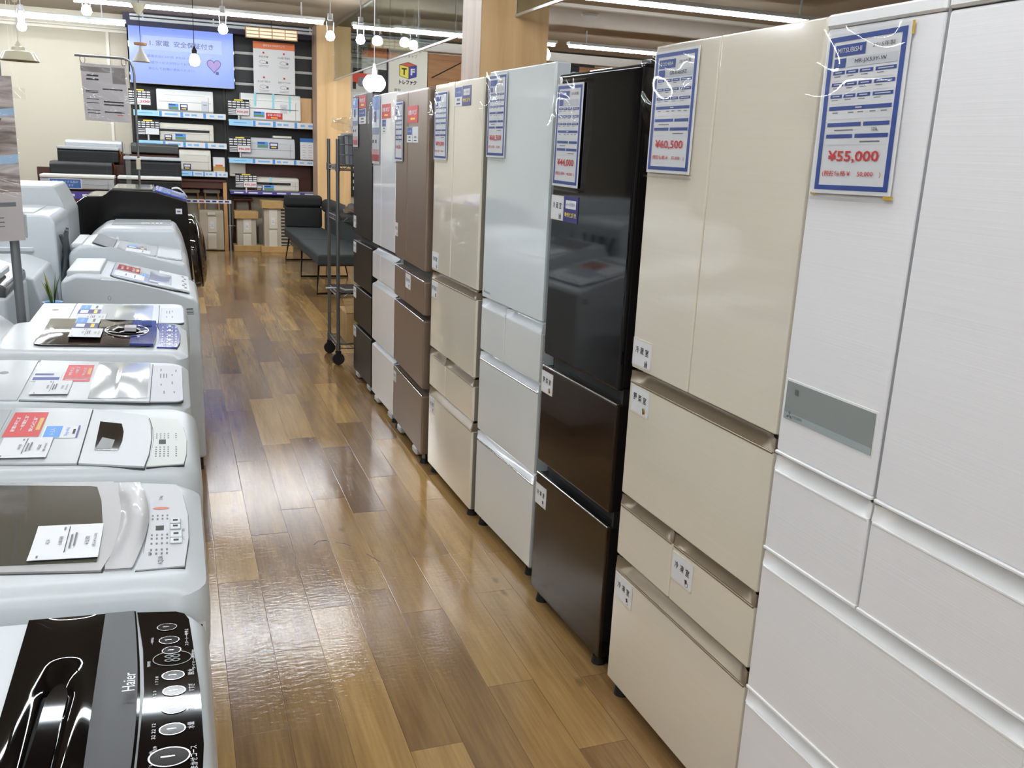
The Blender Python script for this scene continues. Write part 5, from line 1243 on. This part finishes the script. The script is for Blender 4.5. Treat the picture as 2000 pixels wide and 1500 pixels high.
b.m(TVH); b.poly(hp[::-1], .001); b.m(TVD); b.tube([(x, y, .002) for x, y in hp], .003, 4, True); b.box(.43, .47, -.22, -.18, .001, .003); b.build('screen', t)
b = MB(BLACKM); b.box(-.08, .08, .04, .23, -.06, .06); b.build('wall_bracket', t)
# price poster hanging in front of the right bay
b = MB(PAPER); b.M = frame((0, 0, 0), (1, 0, 0), (0, 0, 1)); w, h = .57, .69
b.box(0, w, 0, h, 0, .003); b.m(P('poster_orange', '#d9784a', .6)); b.rect(0, h-.095, w, h, .005); b.m(PAPER); b.text('便利な4つのポイント', w*.5, h-.047, .03, .007, width=.3)
for cx, ty, ln in ((.14, .46, '予約不要'), (.42, .46, 'その場で現金化'), (.14, .13, 'まとめて売れる'), (.42, .13, '査定だけでもOK')):
    b.m(RED); b.disc(cx, ty+.085, .014, .005); b.m(INK); b.text(ln, cx, ty+.03, .028, .005, width=.17 if len(ln) > 5 else .13)
    b.m(GREYINK); b.ring(cx-.01, ty-.04, .05, .004, .005, 12, .025); b.rect(cx+.03, ty-.06, cx+.06, ty-.03, .005); b.rect(cx-.07, ty-.09, cx+.07, ty-.086, .005); b.rect(cx-.06, ty-.105, cx+.06, ty-.101, .005)
tag(b.build('poster', loc=(1.115, YF+.02, 2.222)), 'white poster with an orange heading and four drawings, above the right shelf bay', 'poster', 'wall posters')
# posters right of the far pillar
b = MB(P('poster_grey', '#c9ccc6', .6)); b.M = frame((0, 0, 0), (1, 0, 0), (0, 0, 1)); b.box(0, .57, 0, 1.37, 0, .01)
b.m(INK); b.text('出張', .155, 1.25, .11, .012, width=.24); b.m(P('poster_salmon', '#d9935f', .6)); b.rect(.28, 1.17, .57, 1.34, .011); b.m(P('poster_salmon_ink', '#a8623c', .6)); b.text('買取', .42, 1.25, .11, .013, width=.25)
b.m(GREYINK)
for v in (1.13, 1.08): b.rect(.05, v, .27, v+.018, .012)
b.m(PAPER); b.rect(.0, 0, .57, .66, .011); b.rect(.25, .66, .57, 1.02, .011); b.m(INK); b.rect(.06, .93, .22, 1.0, .012); b.rect(.44, .62, .57, 1.0, .013)
b.m(P('sofa_red', '#d0492c', .6)); b.plate(rpoly(.06, .38, .78, .93, .03), .012, .014); b.m(P('sofa_grey', '#7c7f8c', .6)); b.plate(rpoly(.14, .34, .74, .87, .03), .014, .016); b.m(INK); b.rect(.06, .7, .11, .8, .016); b.rect(.34, .68, .355, .76, .016)
tag(b.build('poster', loc=(2.5, 14.1, 1.68)), 'poster with large black characters and a red sofa picture behind the glass curtain', 'poster', 'wall posters')
b = MB(P('poster_white', '#e4e3d8', .6)); b.M = frame((0, 0, 0), (1, 0, 0), (0, 0, 1)); b.box(0, .6, 0, 1.1, 0, .01)
z = .012
b.m(GREYINK); b.text('リサイクル', .4, 1.03, .035, z, width=.2); b.text('ショップ', .34, .955, .05, z, width=.2)
cx, cy = .3, .765
b.m(P('cube_yellow', '#f0e04a', .5)); b.poly([(cx-.13, cy+.06), (cx-.13, cy-.1), (cx+.01, cy-.14), (cx+.01, cy+.035)], z)
b.m(P('cube_blue', '#2b35a0', .5)); b.poly([(cx+.01, cy+.035), (cx+.01, cy-.14), (cx+.13, cy-.1), (cx+.13, cy+.06)], z)
b.m(P('cube_red', '#cf4a33', .5)); b.poly([(cx-.13, cy+.06), (cx+.01, cy+.035), (cx+.13, cy+.06), (cx, cy+.1)], z)
b.m(INK); b.text('T', cx-.06, cy-.035, .1, z+.001, width=.08, bold=.04); b.m(PAPER); b.text('F', cx+.072, cy-.035, .095, z+.001, width=.065, bold=.04)
b.m(INK)
for p0, p1 in (((-.13, .06), (.01, .035)), ((.01, .035), (.13, .06)), ((.13, .06), (0, .1)), ((0, .1), (-.13, .06)), ((-.13, .06), (-.13, -.1)), ((-.13, -.1), (.01, -.14)), ((.01, -.14), (.13, -.1)), ((.13, -.1), (.13, .06)), ((.01, .035), (.01, -.14))): b.tube([(cx+p0[0], cy+p0[1], z+.001), (cx+p1[0], cy+p1[1], z+.001)], .004, 4)
b.text('トレファク', .3, .575, .07, z, width=.27, bold=.04); b.text('買取', .14, .45, .05, z, width=.1)
tag(b.build('poster', loc=(3.1, 14.1, 1.95)), 'white poster with a yellow, blue and red cube logo and black characters', 'poster', 'wall posters')
b = MB(BLACKM); b.box(3.07, 3.095, 14.08, 14.14, 1.5, 3.0); tag(b.build('poster_rail'), 'black vertical rail between the sofa poster and the cube logo poster', 'rail')
b = MB(BLACKM); b.M = frame((2.46, 14.18, .8), (1, 0, 0), (0, 0, 1)); b.box(0, .2, 0, .75, 0, .01); b.m(PAPER)
for i in range(6): b.rect(.12, .1+.1*i, .16, .15+.1*i, .012)
tag(b.build('price_strip'), 'narrow black board with white marks right of the far oak pillar', 'board')

# ------------------------------------------------------------------ things under the shelves
t = thing('wooden_table', 'dark-topped wooden table with light legs under the left wall shelves', 'table', (.375, 13.955, 0))
b = MB(BROWN); b.rbox(-.42, .315, -.22, .16, .97, 1.0, .005, 1); b.box(-.36, .3, -.19, .12, .88, .97); b.build('tabletop', t)
for x in (-.36, .3):
    for y in (-.18, .12):
        b = MB(LEGWOOD if y < 0 else BROWN); b.box(x-.025, x+.025, y-.025, y+.025, 0, .97); b.build('leg', t)
for i, x in enumerate((.22, .5)):
    t = thing('stool', ('wooden stool with a pale cushion, left one under the table', 'wooden stool with a pale cushion, right one under the table')[i], 'stool', (x, 14.06, 0), 0, 'stools under the wooden table')
    b = MB(P('cushion_pale', '#c9c8bf', .7)); b.rbox(-.12, .12, -.1, .1, .8, .86, .02, 2); b.build('cushion', t)
    for sx in (-1, 1):
        for sy in (-1, 1):
            b = MB(LEGWOOD); b.cyl((sx*.11, sy*.085, 0), (sx*.09, sy*.075, .8), .013, n=8); b.build('leg', t)
    b = MB(LEGWOOD); b.box(-.1, .1, -.09, -.075, .3, .32); b.build('stretcher', t)
t = thing('bar_stool', 'dark wooden stool under the purple-railed shelf', 'stool', (.93, 14.085, 0))
b = MB(BROWN); b.rbox(-.14, .14, -.09, .06, .7, .74, .01, 1); b.build('seat', t)
for sx in (-1, 1):
    for sy in (-1, 1):
        b = MB(BROWN); b.cyl((sx*.14, sy*.06, 0), (sx*.1, sy*.05, .7), .014, n=8); b.build('leg', t)
b = MB(CHROME); b.tube([(-.12, -.055, .5), (0, -.07, .47), (.12, -.055, .5)], .01, 6); b.build('foot_rail', t)
t = thing('low_shelf', 'white lettered shelf edge standing low in front of the wooden table', 'shelf', (.42, 13.16, 0))
b = MB(P('shelf_white', '#e1e1de', .5)); b.box(-.3, .3, -.02, .1, .72, .74); b.build('board', t)
b = MB(PAPER); b.M = frame((-.3, -.022, .715), (1, 0, 0), (0, 0, 1)); b.box(0, .6, 0, .045, -.002, 0); b.m(NAVY)
for i in range(7): b.rect(.02+.083*i, .012, .075+.083*i, .033, .001)
b.m(RED); b.rect(.2, .014, .25, .03, .0015); b.build('price_rail', t)
for x in (-.28, .28):
    b = MB(GREYMET); b.box(x-.01, x+.01, .02, .04, 0, .72); b.build('leg', t)
# outdoor units
ODG = P('outdoor_beige', '#b5ab98', .5)
def outdoor(label, x, y, w, d, h, lidcard, base, ang=0.0, fins=False):
    t = thing('outdoor_unit', label, 'outdoor air conditioner unit', (x, y, 0), ang, 'outdoor air conditioner units on the floor')
    z0 = .04 if base else .012
    b = MB(ODG); b.rbox(-w/2, w/2, -d/2, d/2, z0, z0+h, .012, 2); b.build('casing', t)
    b = MB(P('outdoor_pale', '#d2ccbe', .45)); b.rbox(-.06, .06, -d/2-.03, -d/2+.01, z0+h*.03, z0+h*.42, .012, 2); b.rbox(-.05, .07, -d/2-.012, -d/2+.01, z0+h*.45, z0+h*.86, .006, 1); b.rbox(-.055, .055, -d/2-.03, -d/2, z0+h*.88, z0+h*.95, .01, 2); b.build('valve_cover', t)
    q = MB(PAPER); q.M = frame((-.02, -d/2-.0135, z0+h*.55), (1, 0, 0), (0, 0, 1)); q.rect(0, 0, .05, .1); q.m(GREYINK); q.rect(.01, .05, .04, .055, .001); q.rect(.01, .03, .04, .035, .001); q.build('rating_label', t)
    if fins:
        b = MB(P('fin_dark', '#3d3a34', .6)); b.box(w/2-.001, w/2+.12, -d/2+.02, d/2, z0, z0+h)
        b.m(ODG)
        for i in range(13): b.box(w/2, w/2+.13, -d/2+.012, -d/2+.022, z0+.02+i*(h-.05)/13, z0+.02+i*(h-.05)/13+.018)
        b.build('fin_grille', t)
    else:
        b = MB(P('outdoor_side', '#8d8577', .5)); b.box(-w/2-.004, -w/2+.002, -d/2+.03, d/2-.03, z0+.05, z0+h-.04); b.build('side_grille', t)
    if lidcard:
        b = MB(CARD); b.rbox(-w/2-.03, w/2+.03, -d/2-.04, d/2+.03, z0+h-.07, z0+h+.035, .004, 1); b.build('cardboard_lid', t, 'cardboard lid')
    if base:
        b = MB(CARD); b.rbox(-w/2-.05, w/2+(.16 if fins else .05), -d/2-.05, d/2+.03, 0, .09, .004, 1); b.build('cardboard_tray', t, 'cardboard tray')
    return t
outdoor('bare beige outdoor unit standing leftmost of the three on the floor', .475, 13.82, .33, .2, .56, False, False, .0)
outdoor('short outdoor unit with a cardboard lid, middle of the three on the floor', .955, 13.82, .27, .24, .5, True, True)
outdoor('tall outdoor unit with a cardboard lid and a finned side, right of the three', 1.31, 13.7, .24, .24, .66, True, True, 0, True)
b = MB(GREYMET); b.cyl((.7, 13.985, .34), (1.15, 13.985, .34), .011, n=8); b.cyl((.715, 13.985, 0), (.715, 13.985, .34), .01, n=8); b.cyl((1.135, 13.985, 0), (1.135, 13.985, .34), .01, n=8)
tag(b.build('pipe_rail'), 'wrapped pale pipe between the outdoor units', 'pipe')

# ------------------------------------------------------------------ sofa bench
FAB = P('charcoal_fabric', '#2e3233', .85, bump=((300, 300, 300), .3, .15)); FABD = P('black_fabric', '#1b1c1d', .85, bump=((300, 300, 300), .3, .1)); BLKMET = P('black_metal', '#15120f', .35, metal=.5)
t = thing('sofa_bench', 'long charcoal upholstered bench with a high end backrest and thin black legs', 'bench', (1.62, 11.1, 0))
b = MB(FAB); b.rbox(-.25, .27, -.1, 1.55, .33, .455, .03, 3); b.build('seat_cushion', t)
b = MB(FAB); b.rbox(-.26, .3, -1.65, -.105, .33, .455, .03, 3); b.build('seat_cushion', t)
b = MB(FABD); b.rbox(-.24, .25, 1.46, 1.58, .45, .73, .03, 3); b.rbox(-.25, .255, 1.44, 1.6, .725, .885, .05, 3); b.build('end_backrest', t, 'black end backrest')
b = MB(FAB); b.rbox(.28, .4, -1.6, 1.5, .3, .68, .04, 3); b.build('backrest', t)
b = MB(FABD); b.M = Matrix.Translation((.33, 0, .75)); b.rbox(-.09, .09, -1.6, 1.55, -.09, .09, .07, 4); b.build('backrest_roll', t)
for y0_, y1_ in ((1.53, 1.4), (-.1, .1), (-1.42, -1.3)):
    b = MB(BLKMET); pth = [(-.2, y1_, .33), (-.24, y0_, .012), (.32, y0_, .012), (.28, y1_, .33)]; b.tube(pth, .0125, 6); b.build('leg_frame', t)

# ------------------------------------------------------------------ wire rack on casters
t = thing('wire_rack', 'chrome wire shelving rack on black casters beside the matt black refrigerator', 'rack', (1.30, 6.66, 0))
RX, RY = .23, .2
STEEL = P('rack_steel', '#77787a', .3, metal=.7)
for sx in (-1, 1):
    for sy in (-1, 1):
        b = MB(STEEL); b.cyl((sx*RX, sy*RY, .1), (sx*RX, sy*RY, 1.6), .0125, n=12)
        for k in range(11): b.cyl((sx*RX, sy*RY, .16+.13*k), (sx*RX, sy*RY, .163+.13*k), .0132, n=12)
        p = b.build('post', t)
        b = MB(BLACKM); b.cyl((sx*RX, sy*RY-.014, .045), (sx*RX, sy*RY+.014, .045), .044, n=20); b.box(sx*RX-.02, sx*RX+.02, sy*RY-.012, sy*RY+.012, .06, .105); b.build('caster', t, 'black caster')
for z in (1.42, 1.07, .53, .15):
    b = MB(STEEL)
    for zz in (z, z-.03):
        for s_ in (-1, 1): b.cyl((-RX, s_*RY, zz), (RX, s_*RY, zz), .004, n=6); b.cyl((s_*RX, -RY, zz), (s_*RX, RY, zz), .004, n=6)
    for s_ in (-1, 1):
        b.tube([(s_*RX, -RY+RY*2*i/12, z-.03*(i % 2)) for i in range(13)], .0025, 5); b.tube([(-RX+RX*2*i/12, s_*RY, z-.03*(i % 2)) for i in range(13)], .0025, 5)
    for i in range(1, 16): b.cyl((-RX, -RY+2*RY*i/16, z), (RX, -RY+2*RY*i/16, z), .002, n=5)
    for sx in (-1, 1):
        for sy in (-1, 1): b.cyl((sx*RX, sy*RY, z-.04), (sx*RX, sy*RY, z+.012), .017, n=12)
    b.build('wire_shelf', t)
b = MB(WHITE)
b.tube([(-RX-.08, -.15, .56), (-RX+.02, -.15, .56), (-RX+.05, -.19, .55), (-.05, -.19, .55), (0, -.12, .56), (.1, -.12, .56)], .007, 6); b.build('wire_divider', t, 'white bent wire')
# contents of the rack
t = thing('wire_basket', 'grey wire basket on the top shelf of the rack', 'basket', (1.26, 6.62, 1.425))
b = MB(GREYMET)
for z in (0, .07, .14, .2):
    k = 1+z*.35; b.tube([(-.13*k, -.12*k, z), (.13*k, -.12*k, z), (.13*k, .12*k, z), (-.13*k, .12*k, z)], .003, 5, True)
for i in range(11):
    u_ = -1+2*i/10
    for s_ in (-1, 1): b.cyl((u_*.13, s_*.12, 0), (u_*.139, s_*.1285, .2), .0028, n=4); b.cyl((s_*.13, u_*.12, 0), (s_*.139, u_*.1285, .2), .0028, n=4)
for i in range(9): b.cyl((-.13+.26*i/8, -.12, .002), (-.13+.26*i/8, .12, .002), .0018, n=4)
b.build('wire_mesh', t)
b = MB(P('bin_grey', '#9aa0a4', .5)); b.loft([(-.11, -.01, -.1, .1, .02, 0, 0), (-.125, -.005, -.11, .11, .02, .21, 0)]); tag(b.build('grey_bin', loc=(1.26, 6.62, 1.43)), 'grey plastic bin standing in the wire basket', 'bin')
b = MB(P('bag_green', '#3f6f35', .5)); b.rbox(.015, .115, -.1, .1, 0, .19, .03, 3); tag(b.build('green_packet', loc=(1.26, 6.62, 1.43)), 'dark green packet in the wire basket beside the grey bin', 'packet')
b = MB(film('bag_film', (.96, .97, .96), .12, .04, .16)); rnd = random.Random(9)
b.grid(14, 10, lambda u, v: (-.19+.36*u, -.16+.3*v, .03*math.sin(7*u+3*v)+.02*math.sin(11*v+4*u)+.06*max(0, u-.4)))
tag(b.build('plastic_sheet', loc=(1.26, 6.62, 1.70)), 'crumpled clear plastic lying over the wire basket', 'plastic sheet')
b = MB(P('cable_silver', '#c8c8cc', .2, metal=.7)); b.grid(12, 8, lambda u, v: (-.12+.3*u, -.12+.24*v, .047+.025*math.sin(9*u+5*v)+.02*math.sin(13*v-6*u)))
tag(b.build('foil_bag', loc=(1.28, 6.65, 1.073)), 'crumpled silver bag on the second shelf of the rack', 'bag')
b = MB(CARD); b.rbox(-.16, .17, -.17, .16, 0, .22, .004, 1)
bx = tag(b.build('cardboard_box', loc=(1.29, 6.64, .156)), 'brown cardboard box on the bottom shelf of the rack', 'box')
b = MB(CARD); b.M = Matrix.Translation((0, -.17, .22)) @ Matrix.Rotation(.5, 4, 'X'); b.box(-.16, .17, 0, .17, 0, .004); b.build('flap', bx)
